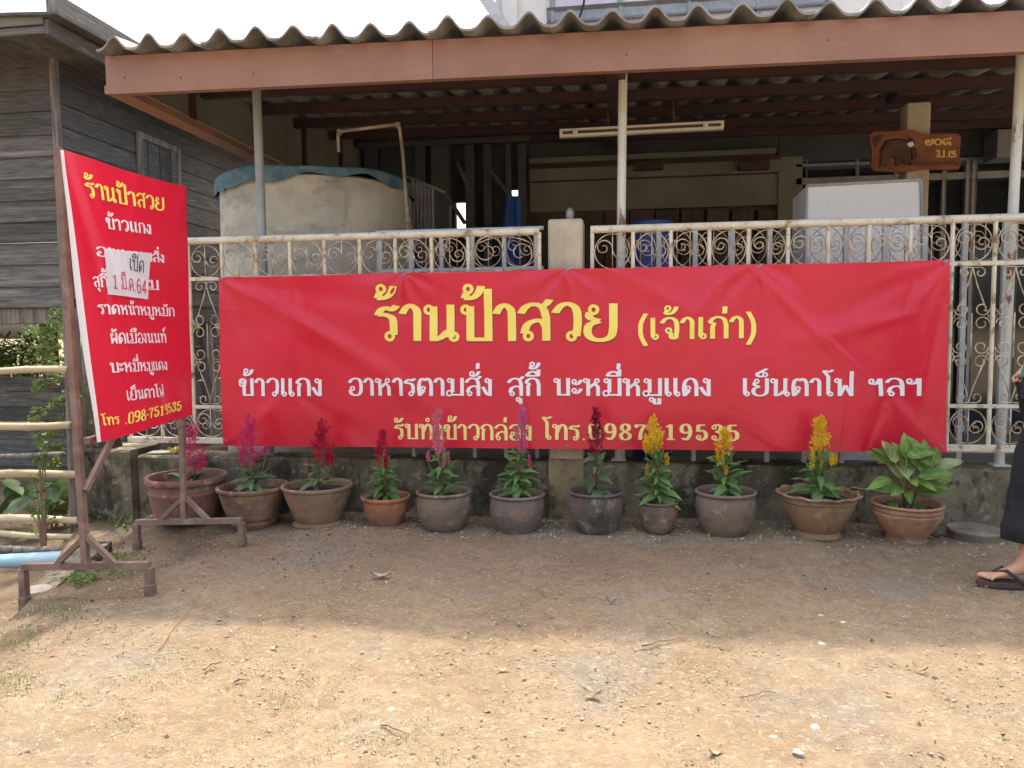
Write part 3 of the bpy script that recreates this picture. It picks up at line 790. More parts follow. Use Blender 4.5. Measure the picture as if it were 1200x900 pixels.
def railing(bars, Y, ztop, zmid, zlow, zbot, xl, xr, m, sm, label, rtop=.024, rbar=.0125, full=None, group=None, square=False, ztb=None):
    """bars: x positions; full(x) tells the bays whose lower part shows"""
    root = empty('railing_panel', ((xl + xr) / 2, Y, zbot), label, 'railing', group)
    ox, oz = root.location.x, zbot
    T = lambda x, z, y=0: (x - ox, y, z - oz)
    a = MB(); a.tube([T(xl, zt_l(xl)), T(xr, zt_l(xr))] if False else [T(xl, ztop), T(xr, ztop)], rtop, 12); a.build('top_rail', m, root, True, 40)
    for nm, z, r in (('middle_rail', zmid, .0125), ('lower_rail', zlow, .0115), ('bottom_rail', zbot, .020)):
        if z is None: continue
        b = MB(); b.bbox(T(xl, z - r, -r * .8), T(xr, z + r, r * .8), .003); b.build(nm, m if nm != 'bottom_rail' else M['white_metal'], root)
    bm = None
    for x in bars:
        zb = ztb if ztb is not None else zbot
        if bm is None:
            q = MB(); hh = ztop - zb - .01
            if square: q.bbox((-rbar, -rbar, 0), (rbar, rbar, hh), .002)
            else: q.tube([(0, 0, 0), (0, 0, hh)], rbar, 10)
            bm = q.mesh('bar', m, True, 40)
        link_mesh('bar', bm, root, (x - ox, 0, zb - oz + .003))
    for i in range(len(bars) - 1):
        x0, x1 = bars[i], bars[i + 1]
        w_ = x1 - x0 - 2 * rbar + .004
        if w_ < .05: continue
        cx = (x0 + x1) / 2
        link_mesh('scroll', scroll_mesh('t', w_, ztop - zmid - .03, sm), root, T(cx, (ztop + zmid) / 2 - .008))
        if full and full(cx):
            link_mesh('scroll', scroll_mesh('d', w_, zmid - zlow - .02, sm), root, T(cx, (zmid + zlow) / 2))
            link_mesh('scroll', scroll_mesh('b', w_, zlow - zbot - .03, sm), root, T(cx, (zlow + zbot) / 2 + .005))
    return root
def zt_l(x): return 0
ZT = P(420, 277, 0).z; ZM = P(240, 327, 0).z; ZL = P(240, 477, 0).z; ZB = P(230, 516, 0).z
ZT2 = P(940, 262, 0).z; ZM2 = P(1140, 309, 0).z; ZL2 = P(1140, 476, 0).z; ZB2 = P(1140, 525, 0).z
print('rails', ZT, ZM, ZL, ZB, ZT2, ZM2, ZL2, ZB2)
xa, xb = P(221, 300, 0).x, P(632, 280, 0).x
n = 11
step = P(260, 300, 0).x - xa
bars = [xa + step * i for i in range(-2, 20) if xa + step * i < xb + .02]
bars[-1] = xb
railing(bars, 0.0, ZT, ZM, ZL, ZB, bars[0] - .02, xb, M['white_metal'], M['thin_metal'], 'cream painted iron railing panel left of the concrete pillar behind the banner',
        full=lambda x: x < P(275, 300, 0).x + .03, group='front railing panels on the low wall')
xc = P(694, 280, 0).x; step2 = (P(1166, 290, 0).x - P(970.5, 290, 0).x) / 4
b0 = P(970.5, 290, 0).x
bars2 = sorted([b0 + step2 * i for i in range(-6, 9) if b0 + step2 * i > xc + .08]) 
bars2 = [xc] + bars2
railing(bars2, 0.0, ZT2, ZM2, ZL2, ZB2, xc - .01, bars2[-1] + .02, M['white_metal'], M['thin_metal'], 'cream painted iron railing panel right of the concrete pillar with rust spots',
        full=lambda x: x > P(1100, 300, 0).x - .1, group='front railing panels on the low wall')
# back row, standing on the wall
YR = .17
zr = P(900, 262, YR).z
xs = P(1130, 300, YR).x; st3 = step2 * .985
bb = [xs + st3 * i for i in range(-10, 5) if xs + st3 * i > P(700, 300, YR).x]
railing(bb, YR, zr, zr - (ZT2 - ZM2) - .01, None, WT + .10, bb[0] - .03, bb[-1] + .03, M['blue_white'], M['thin_metal'], 'paler rear railing standing on the wall behind the right panel', rtop=.014, rbar=.015,
        group='rear railing panels on the wall', square=True, ztb=WT)
xl3 = P(446, 300, YR).x
bb = [xl3 + st3 * .93 * i for i in range(0, 6) if xl3 + st3 * .93 * i < P(640, 300, YR).x]
railing(bb, YR, P(540, 270, YR).z, P(540, 316, YR).z, None, WT + .10, bb[0] - .03, bb[-1] + .05, M['blue_white'], M['thin_metal'], 'paler rear railing behind the left panel beside the water tank', rtop=.014, rbar=.013,
        group='rear railing panels on the wall', square=True, ztb=WT)

# ------------------------------------------------------------------ long red banner
YB = -.055
bA, bB, bC, bD = P(261, 325, YB), P(1109, 305, YB), P(1106, 529, YB), P(266, 521, YB)
FOLDS = [  # u0, v0, u1, v1, width, amplitude
    (.0, 1., .17, .62, .016, .016), (.05, .95, .34, .18, .022, .012), (.0, 1., .44, .70, .03, -.010), (.11, 1., .12, .0, .03, .006), (.56, 1., .70, .72, .02, .007),
    (.50, 1., .44, .62, .02, -.008), (.50, 1., .60, .55, .02, .008), (.75, 1., .98, .05, .016, .014), (.74, 1., .62, .45, .02, .009), (.78, 1., .93, .40, .03, -.009),
    (.95, .72, .82, .60, .02, .010), (1., 1., .84, .70, .02, -.009), (1., .95, .97, .3, .012, .006), (.45, .36, .46, .0, .01, .003), (.12, .30, .24, .0, .02, -.006),
    (.30, 1., .22, .80, .02, .007), (.30, 1., .40, .84, .02, .007), (.0, .0, .10, .28, .015, .006), (.62, .0, .55, .35, .02, .006), (.80, .0, .74, .25, .02, .006), (.9, .0, .93, .35, .012, -.006)]
def fold_disp(u, v, asp=4.1):
    d = .012 * math.sin(3.1 * u * 3 + 1.2) * math.sin(2.4 * v + .6) * min(1, 4 * v + .2) + .007 * math.sin(u * 17 + 3 * v) * (1 - v) + .005 * math.sin(u * 31 - 9 * v) * math.sin(v * 5 + u * 7)
    for (a, b, c, e, wd, am) in FOLDS:
        ax_, ay_, bx_, by_ = a * asp, b, c * asp, e
        px_, py_ = u * asp - ax_, v - ay_
        lx, ly = bx_ - ax_, by_ - ay_
        L2 = lx * lx + ly * ly
        t = (px_ * lx + py_ * ly) / L2
        if -.15 < t < 1.3:
            dist = (px_ * ly - py_ * lx) / math.sqrt(L2)
            wd2 = wd * asp * (.5 + 1.1 * max(t, 0)) * .55
            e_ = math.exp(-(dist / wd2) ** 2)
            f = max(0, min(1, (t + .15) * 4)) * max(0, min(1, (1.3 - t) * 2))
            d += am * e_ * f
    for gx in (0, .28, .51, .765, 1):      # pulled tight at the eyelets
        r = math.hypot((u - gx) * asp, v - 1)
        th = math.atan2(v - 1, (u - gx) * asp)
        d += .006 * math.exp(-(r / .35) ** 2) * math.cos(th * 9) * min(1, r * 8)
    return d
_rc = random.Random(31)
CREASE = [(_rc.random(), _rc.random(), _rc.uniform(-1.2, 1.2) + (1.57 if _rc.random() < .35 else 0), _rc.uniform(.05, .22), _rc.uniform(.006, .014), _rc.uniform(-.0028, .0034)) for _ in range(85)]
def fine_crease(u, v):
    d = 0.0
    for (a, b, th, ln, wd, am) in CREASE:
        dx, dy = (u - a) * 4.1, v - b
        if abs(dx) > .5 or abs(dy) > .5: continue
        c, s_ = math.cos(th), math.sin(th)
        t = dx * c + dy * s_; n_ = -dx * s_ + dy * c
        n_ += .25 * t * t
        d += am * math.exp(-(t / ln) ** 2) * math.exp(-abs(n_) / wd)
    return d
def banner_pt(u, v, off=0.0):
    top = bA.lerp(bB, u); bot = bD.lerp(bC, u)
    sag = -.006 * abs(math.sin(u * math.pi * 4)) * v
    p = bot.lerp(top, v)
    p.z += sag
    p.y = YB - .045 - max(-.042, .95 * fold_disp(u, v) + fine_crease(u, v)) - off
    return p
def uv_of(x, y):
    p = P(x, y, YB)
    u = (p.x - bA.x) / (bB.x - bA.x)
    for _ in range(4):
        top = bA.lerp(bB, u); bot = bD.lerp(bC, u)
        v = (p.z - bot.z) / (top.z - bot.z)
        xx = bot.x + (top.x - bot.x) * v
        u += (p.x - xx) / (bB.x - bA.x)
    return u, v
ban = empty('banner', ((bA.x + bB.x) / 2, YB, bD.z), 'long red vinyl banner with yellow and white Thai lettering tied across the railing', 'banner')
OB = ban.location.copy()
mb = MB(); NU, NV = 460, 130
for j in range(NV + 1):
    for i in range(NU + 1): mb.v.append(tuple(banner_pt(i / NU, j / NV) - OB))
for j in range(NV):
    for i in range(NU):
        a = j * (NU + 1) + i; mb.f.append((a, a + 1, a + NU + 2, a + NU + 1)); mb.m.append(0)
mb.build('sheet', M['red_vinyl'], ban, True)
AS = (bB.x - bA.x) / (bA.z - bD.z)
def bplace(u, v, off): return banner_pt(u, v, off) - OB
def bline(name, s, x0, x1, yb, h, m, yb1=None, **k):
    u0, v0 = uv_of(x0, yb); u1, v1 = uv_of(x1, yb1 if yb1 else yb)
    _, vt = uv_of(x0, yb - h)
    hh = vt - v0
    put_text(name, s, bplace, u0, u1, v0, hh, m, ban, v1=v1, **k)
    return u0, u1, v0, hh, v1
def shadowed(s, x0, x1, yb, h, m, yb1=None, ink=.0018, **k):
    bline('lettering', s, x0, x1, yb, h, m, yb1, **k)
    kk = dict(k); kk['a'] = k.get('a', .085) + .006; kk['b'] = k.get('b', .042) + .010
    bline('lettering_edge', s, x0, x1, yb, h, M['shadow_ink'], yb1, lift=.0012, du=ink / 4, dv=-ink * 3, **kk)
shadowed('ร้านป้าสวย', 444, 727, 399, 42, M['yellow'], 399, a=.105, b=.05, ink=.0022)
shadowed('(เจ้าเก่า)', 748, 885, 397, 25, M['yellow'], 396, a=.095, b=.045)
for s_, a_, b_ in (('ข้าวแกง', 286, 384), ('อาหารตามสั่ง', 411, 581), ('สุกี้', 596, 636), ('บะหมี่หมูแดง', 650, 835), ('เย็นตาโฟ', 867, 1000), ('ฯลฯ', 1014, 1080)):
    shadowed(s_, a_, b_, 463, 20.5, M['white'], 463, a=.095, b=.045, ink=.0010)
for s_, a_, b_, tr in (('รับทำข้าวกล่อง', 465, 627, 0), ('โทร.', 637, 688, 0), ('0987519535', 690, 865, .12)):
    shadowed(s_, a_, b_, 513.5, 18, M['cream'], 515, a=.095 if tr == 0 else .105, b=.045, track=tr, ink=.0010)
# eyelets and ties
for u, v in ((.006, .985), (.28, .985), (.51, .985), (.765, .985), (.994, .985), (.006, .03), (.51, .02), (.994, .03)):
    p = banner_pt(u, v, .003) - OB
    e = MB(); e.tube([(p.x + .007 * math.cos(t), p.y, p.z + .007 * math.sin(t)) for t in [2 * math.pi * k / 12 for k in range(13)]], .0028, 6, False)
    e.build('eyelet', M['alu'], ban, True)
    if v > .5:
        t_ = MB(); t_.tube([(p.x, p.y + .002, p.z), (p.x + .012, p.y - .004, p.z + .014), (p.x + .03, p.y + .03, p.z + .02), (p.x + .05, p.y + .04, p.z + .006)], .0028, 5)
        t_.build('tie', M['white_vinyl'], ban, True)

# ------------------------------------------------------------------ standing sign on its iron frame
sN = Vector((G(97, 690).x, G(97, 690).y, 0)); sF = Vector((G(221, 634).x, G(221, 634).y, 0))
def depth_of(x, Y, z=1.2): pass
YN, YF = sN.y, sF.y
print('sign', sN, sF)
topN, botN = P(68, 173, YN), P(101, 700, YN)
topF, botF = P(207, 222, YF), P(216, 600, YF)
sg = empty('sign_stand', (sN.x, sN.y, ghs(sN.x, sN.y)), 'freestanding rusty iron sign stand with H shaped feet at the left', 'sign stand')
OS = sg.location.copy()
Lc = lambda p: Vector(p) - OS
gN, gF = ghs(*sN.xy), ghs(*sF.xy)
tb = .030
for (tp, bt, gz_, nm) in ((topN, botN, gN, 0), (topF, botF, gF, 1)):
    q = MB(); fb_ = P(101, 664, YN) if nm == 0 else P(216, 611, YF); q.bar(Lc(fb_), Lc(tp), tb, tb); q.build('upright', M['frame_iron'], sg)
for (xl_, xr_, yb_, Yf) in ((27, 175, 664, YN), (160, 283, 612, YF)):
    a = P(xl_, yb_, Yf); b = P(xr_, yb_ - 2, Yf)
    q = MB(); q.bar(Lc((a.x - .0, Yf, a.z)), Lc((b.x, Yf, b.z)), tb * 1.02, tb * 1.02); q.build('foot_bar', M['frame_iron'], sg)
    for p in (a, b):
        gz_ = ghs(p.x, Yf)
        q = MB(); q.bar(Lc((p.x, Yf, gz_ - .02)), Lc((p.x, Yf, p.z - .012)), tb * 1.1, tb * 1.1); q.bbox(Lc((p.x - .021, Yf - .021, gz_ - .02)), Lc((p.x + .021, Yf + .021, gz_ + .05)), .004)
        q.build('foot', M['frame_iron'], sg)
for (cx, yb_, yt, dx, Yf) in ((101, 664, 628, 34, YN), (216, 612, 582, 28, YF)):
    for s_ in (-1, 1):
        a = P(cx + s_ * dx, yb_ - 3, Yf); b = P(cx, yt, Yf)
        q = MB(); q.bar(Lc(a), Lc(b), tb * .8, tb * .8); q.build('brace', M['frame_iron'], sg)
cb = P(112, 515, YN + .08)
q = MB(); q.bar(Lc(P(101, 517, YN)), Lc(P(214, 486, YF)), tb, tb, up=(0, 0, 1)); q.build('cross_bar', M['frame_iron'], sg)
q = MB(); q.bar(Lc(topN + Vector((0, 0, -.02))), Lc(topF + Vector((0, 0, -.02))), tb, tb, up=(0, 0, 1)); q.build('cross_bar', M['frame_iron'], sg)
q = MB(); q.bar(Lc(P(100, 575, YN)), Lc(P(101, 517, YN).lerp(P(214, 486, YF), .26)), tb * .8, tb * .8, up=(0, 0, 1)); q.build('brace', M['frame_iron'], sg)

# its red cloth, curling forward off the near upright
c00, c10, c11, c01 = P(117, 518, YN + .02), P(222, 486, YF - .02), P(209, 219, YF - .02), P(74, 176, YN)   # lower near, lower far, upper far, upper near
fd = ((c10 - c00) + (c11 - c01)).normalized()
nrm_s = Vector((fd.y, -fd.x, 0)).normalized()          # faces right and towards the viewer
vb = empty('sign_banner', (c00.x, c00.y, c00.z), 'upright red vinyl menu banner with white back hung on the iron sign stand', 'banner')
OV = vb.location.copy()
def sb_pt(u, v, off=0.0):
    p = c00.lerp(c10, u).lerp(c01.lerp(c11, u), v)
    d = .006 + .026 * min(1, u * 5) + .012 * min(1, u * 4) * math.sin(u * 5 + v * 3) * (1 - v * .5) + .0045 * math.exp(-((u * .85 - (1 - v) * .55) / .035) ** 2) - .008 * math.exp(-((u * .9 - (1 - v) * .28) / .04) ** 2)
    d += .008 * math.exp(-((u - .55 + .35 * (1 - v)) / .06) ** 2) * (v > .6) * min(1, (v - .6) * 4) + .004 * math.sin(u * 23 + v * 11) * math.exp(-((v) / .2) ** 2)
    d += .003 * math.exp(-((1 - u) / .07) ** 2) * math.sin(v * 9 + 1)
    d += .014 * math.exp(-((1 - u - .5 * (1 - v)) / .05) ** 2) * (v > .72) * (v - .72) * 3
    q = p + nrm_s * (d + off)
    q.z -= .012 * math.sin(math.pi * u) * (1 if v > .5 else -.3) * abs(v - .5) * 2
    return q
mb = MB(); NU, NV = 170, 150
for j in range(NV + 1):
    for i in range(NU + 1): mb.v.append(tuple(sb_pt(i / NU, j / NV) - OV))
for j in range(NV):
    for i in range(NU):
        a = j * (NU + 1) + i; mb.f.append((a, a + 1, a + NU + 2, a + NU + 1)); mb.m.append(0)
mb.build('sheet', M['red_vinyl'], vb, True)
# white hem rolled round the near edge
mb = MB()
for j in range(NV + 1):
    v = j / NV
    for k in range(7):
        t = k / 6
        wv = .004 + .015 * math.exp(-((v - .45) / .36) ** 2)
        q = sb_pt(0, v) + Vector((-fd.x * t * wv - nrm_s.x * .010 * t, -fd.y * t * wv - nrm_s.y * .010 * t - wv * .1 * t, 0)) + Vector((-wv * .55 * t, 0, 0))
        mb.v.append(tuple(q - OV))
for j in range(NV):
    for k in range(6):
        a = j * 7 + k; mb.f.append((a, a + 7, a + 8, a + 1)); mb.m.append(0)
mb.build('white_hem', M['white_vinyl'], vb, True)
# pixel -> u, v on this cloth
def sb_uv(x, y):
    d = ray(x, y); o_ = Vector((0, -CAM_D, CAM_H))
    n_ = (c10 - c00).cross(c01 - c00).normalized()
    best = None
    off_ = nrm_s * .038
    t = (c00 + off_ - o_).dot(n_) / d.dot(n_); p = o_ + d * t - off_
    u, v = .5, .5
    for _ in range(14):
        b_ = c00.lerp(c10, u).lerp(c01.lerp(c11, u), v)
        du = (c10 - c00).lerp(c11 - c01, v); dv = (c01 - c00).lerp(c11 - c10, u); e = p - b_
        a11, a12, a22 = du.dot(du), du.dot(dv), dv.dot(dv); r1, r2 = e.dot(du), e.dot(dv)
        det = a11 * a22 - a12 * a12
        u += (r1 * a22 - r2 * a12) / det; v += (a11 * r2 - a12 * r1) / det
    return u, v
def sline(s, x0, y0, x1, y1, h, m, name='lettering', **k):
    u0, v0 = sb_uv(x0, y0); u1, v1 = sb_uv(x1, y1); _, vt = sb_uv(x0, y0 - h)
    put_text(name, s, lambda u, v, off: sb_pt(u, v, off) - OV, u0, u1, v0, vt - v0, m, vb, v1=v1, a=.10, b=.05, lift=.004, **k)
sline('ร้านป้าสวย', 103, 230, 183, 247, 18, M['yellow'])
sline('ข้าวแกง', 123, 267, 172, 274, 13, M['white'])
sline('อาหารตามสั่ง', 115, 300, 187, 308, 11.5, M['white'])
sline('สุกี้', 113, 336, 127, 337, 12, M['white'])
sline('าม', 164, 339, 183, 340, 12, M['white'])
sline('ราดหน้าหมูหมัก', 118, 368, 201, 371, 12, M['white'])
sline('ผัดเมืองนนท์', 130, 403, 194, 402, 13, M['white'])
sline('บะหมี่หมูแดง', 131, 437, 197, 434, 12, M['white'])
sline('เย็นตาโฟ', 147, 470, 193, 465, 12, M['white'])
sline('โทร', 125, 499, 142, 497, 10, M['yellow'])
sline('.098-7519535', 146, 498, 214, 481, 13, M['yellow'], slant=.12)
nt_ = empty('paper_notice', tuple(sb_pt(.5, .6, .006)), 'white paper notice with handwritten Thai opening date taped onto the upright menu banner', 'paper notice')
ON = nt_.location.copy()
pc = [sb_uv(*q) for q in ((126, 345), (171, 351), (171, 296), (120, 291))]
def pn(u, v, off):
    a = Vector((*pc[0], 0)).lerp(Vector((*pc[1], 0)), u).lerp(Vector((*pc[3], 0)).lerp(Vector((*pc[2], 0)), u), v)
    return sb_pt(a.x, a.y, .006 + .003 * math.sin(u * 4 + v * 3) + off) - ON
mb = MB()
for j in range(11):
    for i in range(11): mb.v.append(tuple(pn(i / 10, j / 10, 0)))
for j in range(10):
    for i in range(10): mb.f.append((j * 11 + i, j * 11 + i + 1, j * 11 + i + 12, j * 11 + i + 11)); mb.m.append(0)
mb.build('sheet', M['paper'], nt_, True)
def nline(s, u0, u1, v0, v1, h, m):
    put_text('handwriting', s, pn, u0, u1, v0, h, m, nt_, v1=v1, a=.055, b=.05, jitter=.012, lift=.0022)
nline('เปิด', .52, .88, .60, .55, .26, M['ink'])
nline('1', .08, .20, .14, .14, .30, M['redink'])
nline('มี.ค.', .26, .66, .16, .12, .27, M['redink'])
nline('64', .68, .96, .12, .10, .30, M['redink'])

# ------------------------------------------------------------------ carport
YE = -.34                                    # front face of the fascia
car = empty('carport', (P(660, 90, YE).x, YE, 2.6), 'low carport roof of grey corrugated sheets with a faded red front board', 'carport')
OC = car.location.copy()
C_ = lambda p: Vector(p) - OC
fl0, fr0 = P(125, 110, YE), P(1200, 60, YE)    # bottom edge
fl1, fr1 = P(122, 66, YE), P(1200, 12, YE)     # top edge
XR = 7.0  # roof carried on past the right of the view to darken the porch
dxr = (XR - fl0.x) / (fr0.x - fl0.x)
frb = fl0.lerp(fr0, dxr); frt = fl1.lerp(fr1, (XR - fl1.x) / (fr1.x - fl1.x))
def fz(x, top): 
    a, b = (fl1, frt) if top else (fl0, frb)
    return a.z + (b.z - a.z) * (x - a.x) / (b.x - a.x)
xj = P(507, 70, YE).x
for xa_, xb_ in ((fl0.x, xj - .0015), (xj + .0015, XR)):
    q = MB()
    for (y0, y1, za, zb) in ((0, .022, 0, 1),):
        pts = []
        for x in (xa_, xb_):
            z0, z1 = fz(x, 0), fz(x, 1)
            pts.append([(x, YE, z0 + .012), (x, YE, z1), (x, YE + .02, z1), (x, YE + .02, z0 + .012)])
        A, B = pts
        q.raw([C_(p) for p in A + B], [(0, 1, 2, 3), (7, 6, 5, 4), (0, 4, 5, 1), (1, 5, 6, 2), (2, 6, 7, 3), (3, 7, 4, 0)])
        pts = []
        for x in (xa_, xb_):                                  # rolled lip under the board
            z0 = fz(x, 0)
            pts.append([(x, YE - .006, z0 - .004), (x, YE - .006, z0 + .012), (x, YE + .045, z0 + .012), (x, YE + .045, z0 - .004)])
        A, B = pts
        q.raw([C_(p) for p in A + B], [(0, 1, 2, 3), (7, 6, 5, 4), (0, 4, 5, 1), (1, 5, 6, 2), (2, 6, 7, 3), (3, 7, 4, 0)])
    q.build('fascia_board', M['fascia'], car)
# nail heads
q = MB()
for (px_, py_) in ((146, 91), (212, 91), (297, 86), (734, 64), (970, 47)):
    p = C_(P(px_, py_, YE)); q.lathe([(.001, 0), (.006, 0), (.005, .004), (.001, .005)], 8)
    for i in range(len(q.v) - 32, len(q.v)): x, y, z = q.v[i]; q.v[i] = (p.x + x, p.y - z, p.z + y)
q.build('nail', M['lampgrey'], car)
SLOPE = math.tan(R(7.5)); RD = 4.7            # roof rises to the back
def roof_z(x, y): return fz(x, 1) + .004 + (y - YE) * SLOPE
pitch = .232; x_first = P(145, 40, YE).x
def wave(x):
    t = (x - x_first) / pitch
    return (.076 + .006 * math.sin(t * 2.3)) * ((1 + math.cos(2 * math.pi * t)) / 2) ** 1.8
thick = .015
xs0 = x_first - pitch * .5
nsheet = 15; spw = 3                            # waves to a sheet
rj = random.Random(4)
for k in range(nsheet):
    x0 = xs0 + k * spw * pitch; x1 = x0 + spw * pitch + .03
    nn = 46; q = MB(); dz = .006 * (k % 2); fwd = rj.uniform(-.055, .035)  # fwd staggers the sheet ends so their cast shadow edge waves
    ys = [YE - .07 + fwd, YE + 1.0, YE + RD / 2, YE + RD]
    for i in range(nn + 1):
        x = x0 + (x1 - x0) * i / nn
        w_ = wave(x)
        for y in ys:
            z = roof_z(x, y) + w_ + dz
            q.v.append(tuple(C_((x, y, z)))); q.v.append(tuple(C_((x, y, z + thick))))
    m_ = 2 * len(ys)
    for i in range(nn):
        a = i * m_; b = a + m_
        for j in range(len(ys) - 1):
            q.f.append((a + 2 * j, a + 2 * j + 2, b + 2 * j + 2, b + 2 * j)); q.m.append(0)
            q.f.append((a + 2 * j + 1, b + 2 * j + 1, b + 2 * j + 3, a + 2 * j + 3)); q.m.append(0)
        q.f.append((a, b, b + 1, a + 1)); q.m.append(0)
        e = m_ - 2
        q.f.append((a + e, a + e + 1, b + e + 1, b + e)); q.m.append(0)
    for s_, i in ((0, 0), (1, nn)):
        a = i * m_
        for j in range(len(ys) - 1):
            f = (a + 2 * j, a + 2 * j + 1, a + 2 * j + 3, a + 2 * j + 2)
            q.f.append(f if s_ == 0 else f[::-1]); q.m.append(0)
    q.build('roof_sheet', M['roof'], car, True, 50)
# purlins, front beam, rafters
def beam(name, a, b, wd, ht, m, parent=car, O=None):
    q = MB(); o_ = O if O is not None else OC
    q.bar(Vector(a) - o_, Vector(b) - o_, ht, wd, up=(0, 0, 1) if False else None)
    return q.build(name, m, parent)
for k, y in enumerate((YE + .30, YE + 1.05, YE + 1.85, YE + 2.7, YE + 3.6, YE + 4.4)):
    x0 = fl0.x + .04
    za, zb = roof_z(x0, y) - .045, roof_z(XR, y) - .045
    q = MB(); q.bar(C_((x0, y, za)), C_((XR, y, zb)), .085, .05, up=(0, 1, 0)); q.build('purlin', M['redsteel'], car)
for x in (P(722, 100, .4).x,):
    q = MB(); q.bar(C_((x, YE + .06, roof_z(x, YE) - .15)), C_((x, YE + RD, roof_z(x, YE + RD) - .15)), .05, .12, up=(1, 0, 0)); q.build('rafter', M['redsteel'], car)
# level edge beam on the left side with cream infill boards above it
xl_ = fl0.x + .03
eb = P(125, 108, YE + .02).z - .03
q = MB(); q.bar(C_((xl_, YE + .03, eb + .05)), C_((xl_, YE + RD, eb + .05)), .05, .13, up=(1, 0, 0)); q.build('edge_beam', M['fascia'], car)
q = MB()
q.raw([C_(p) for p in ((xl_ - .01, YE + .1, eb + .12), (xl_ - .01, YE + RD, eb + .12), (xl_ - .01, YE + RD, roof_z(xl_, YE + RD) + .03), (xl_ - .01, YE + .1, roof_z(xl_, YE + .1) + .03),
                       (xl_ - .03, YE + .1, eb + .12), (xl_ - .03, YE + RD, eb + .12), (xl_ - .03, YE + RD, roof_z(xl_, YE + RD) + .03), (xl_ - .03, YE + .1, roof_z(xl_, YE + .1) + .03))],
      [(0, 1, 2, 3), (7, 6, 5, 4), (0, 4, 5, 1), (1, 5, 6, 2), (2, 6, 7, 3), (3, 7, 4, 0)])
q.build('infill_board', M['cream_wall'], car)
for y in (YE + .9, YE + 1.9, YE + 2.9, YE + 3.9):
    q = MB(); q.bar(C_((xl_ + .01, y, eb + .1)), C_((xl_ + .01, y, roof_z(xl_, y) - .05)), .05, .035, up=(1, 0, 0)); q.build('stud', M['redsteel'], car)
# posts
def pipe_post(xt, yt, xb_, yb_, Y, r, m, z1=None):
    a = P(xt, yt, Y); b = P(xb_, yb_, Y)
    zb = b.z if z1 is None else z1
    q = MB(); d = (a - b) / (a.z - b.z)
    top = a + d * .12
    q.tube([C_(b + d * (zb - b.z)), C_(top)], r, 14)
    f = b + d * (zb - b.z)
    q.bbox(C_(f + Vector((-r * 1.7, -r * 1.7, 0))), C_(f + Vector((r * 1.7, r * 1.7, .012))), .003)
    return q.build('post', m, car, True, 40)
pipe_post(301, 112, 307, 275, .17, .030, M['galv'], WT)
pipe_post(730, 90, 728, 262, .17, .028, M['post_white'], WT)
pipe_post(1197, 65, 1187, 248, .17, .028, M['post_white'], WT)

# fluorescent lamp fitting under the roof
YL = 1.55
la, lb = P(656, 157, YL), P(848, 147, YL)
lf = empty('lamp_fitting', tuple((la + lb) / 2), 'long cream fluorescent lamp fitting without lit tube under the carport roof', 'lamp fitting')
OL = lf.location.copy()
q = MB(); q.bar(la - OL, lb - OL, .066, .05); q.build('body', M['lamp'], lf)
q = MB(); q.bar(la.lerp(lb, .02) - OL + Vector((0, -.03, 0)), la.lerp(lb, .98) - OL + Vector((0, -.03, 0)), .020, .012); q.build('slot', M['lampgrey'], lf)
for t in (.10, .89):
    q = MB(); c = la.lerp(lb, t) - OL + Vector((0, -.035, 0)); q.bbox(c - Vector((.02, .015, .02)), c + Vector((.02, .01, .02)), .004); q.build('tube_holder', M['lamp'], lf)
for t in (.3, .7):
    q = MB(); c = la.lerp(lb, t) - OL; q.tube([c, c + Vector((0, 0, roof_z(la.x, YL) - .02 - (la.z + lb.z) / 2))], .006, 6); q.build('hanger', M['lampgrey'], lf)

# ------------------------------------------------------------------ concrete column with the carved house number board
YC = 1.7
ca, cb_ = P(1056, 250, YC), P(1083, 250, YC)
col_ = empty('concrete_column', ((ca.x + cb_.x) / 2, YC, 0.02), 'thick yellowish concrete column holding up the carport behind the number board', 'column')
MB().bbox((-(cb_.x - ca.x) / 2, -.08, 0), ((cb_.x - ca.x) / 2, .08, P(1070, 126, YC).z), .01).build('shaft', M['pillar'], col_)
q = MB(); q.bbox((-.16, -.05, 3.02), (.16, .2, roof_z(ca.x, YC) - .05), .01); q.build('bracket', M['redsteel'], col_)
YBd = YC - .13
q0, q1, q2, q3 = P(1020, 202, YBd), P(1125, 199, YBd), P(1125, 157, YBd), P(1018, 154, YBd)
nb = empty('number_board', tuple((q0 + q2) / 2), 'carved brown wooden house number board with gold Thai numerals on the column', 'number board')
OBd = nb.location.copy()
def bd(u, v, off=0): return q0.lerp(q1, u).lerp(q3.lerp(q2, u), v) - OBd + Vector((0, -off, 0))
outl = [(.04, .02), (.35, -.02), (.6, .03), (.97, .0), (1.0, .1), (.985, .5), (1.0, .9), (.96, .99), (.6, .95), (.45, 1.06), (.3, 1.0), (.05, .98), (-.01, .88), (.02, .5), (.0, .1)]
mb = MB(); mb.poly([bd(u, v, .02) for u, v in outl]); mb.poly([bd(u, v, -.015) for u, v in outl][::-1])
for i in range(len(outl)):
    a, b = outl[i], outl[(i + 1) % len(outl)]; mb.poly([bd(*a, .02), bd(*a, -.015), bd(*b, -.015), bd(*b, .02)])
mb.build('plank', M['board'], nb)
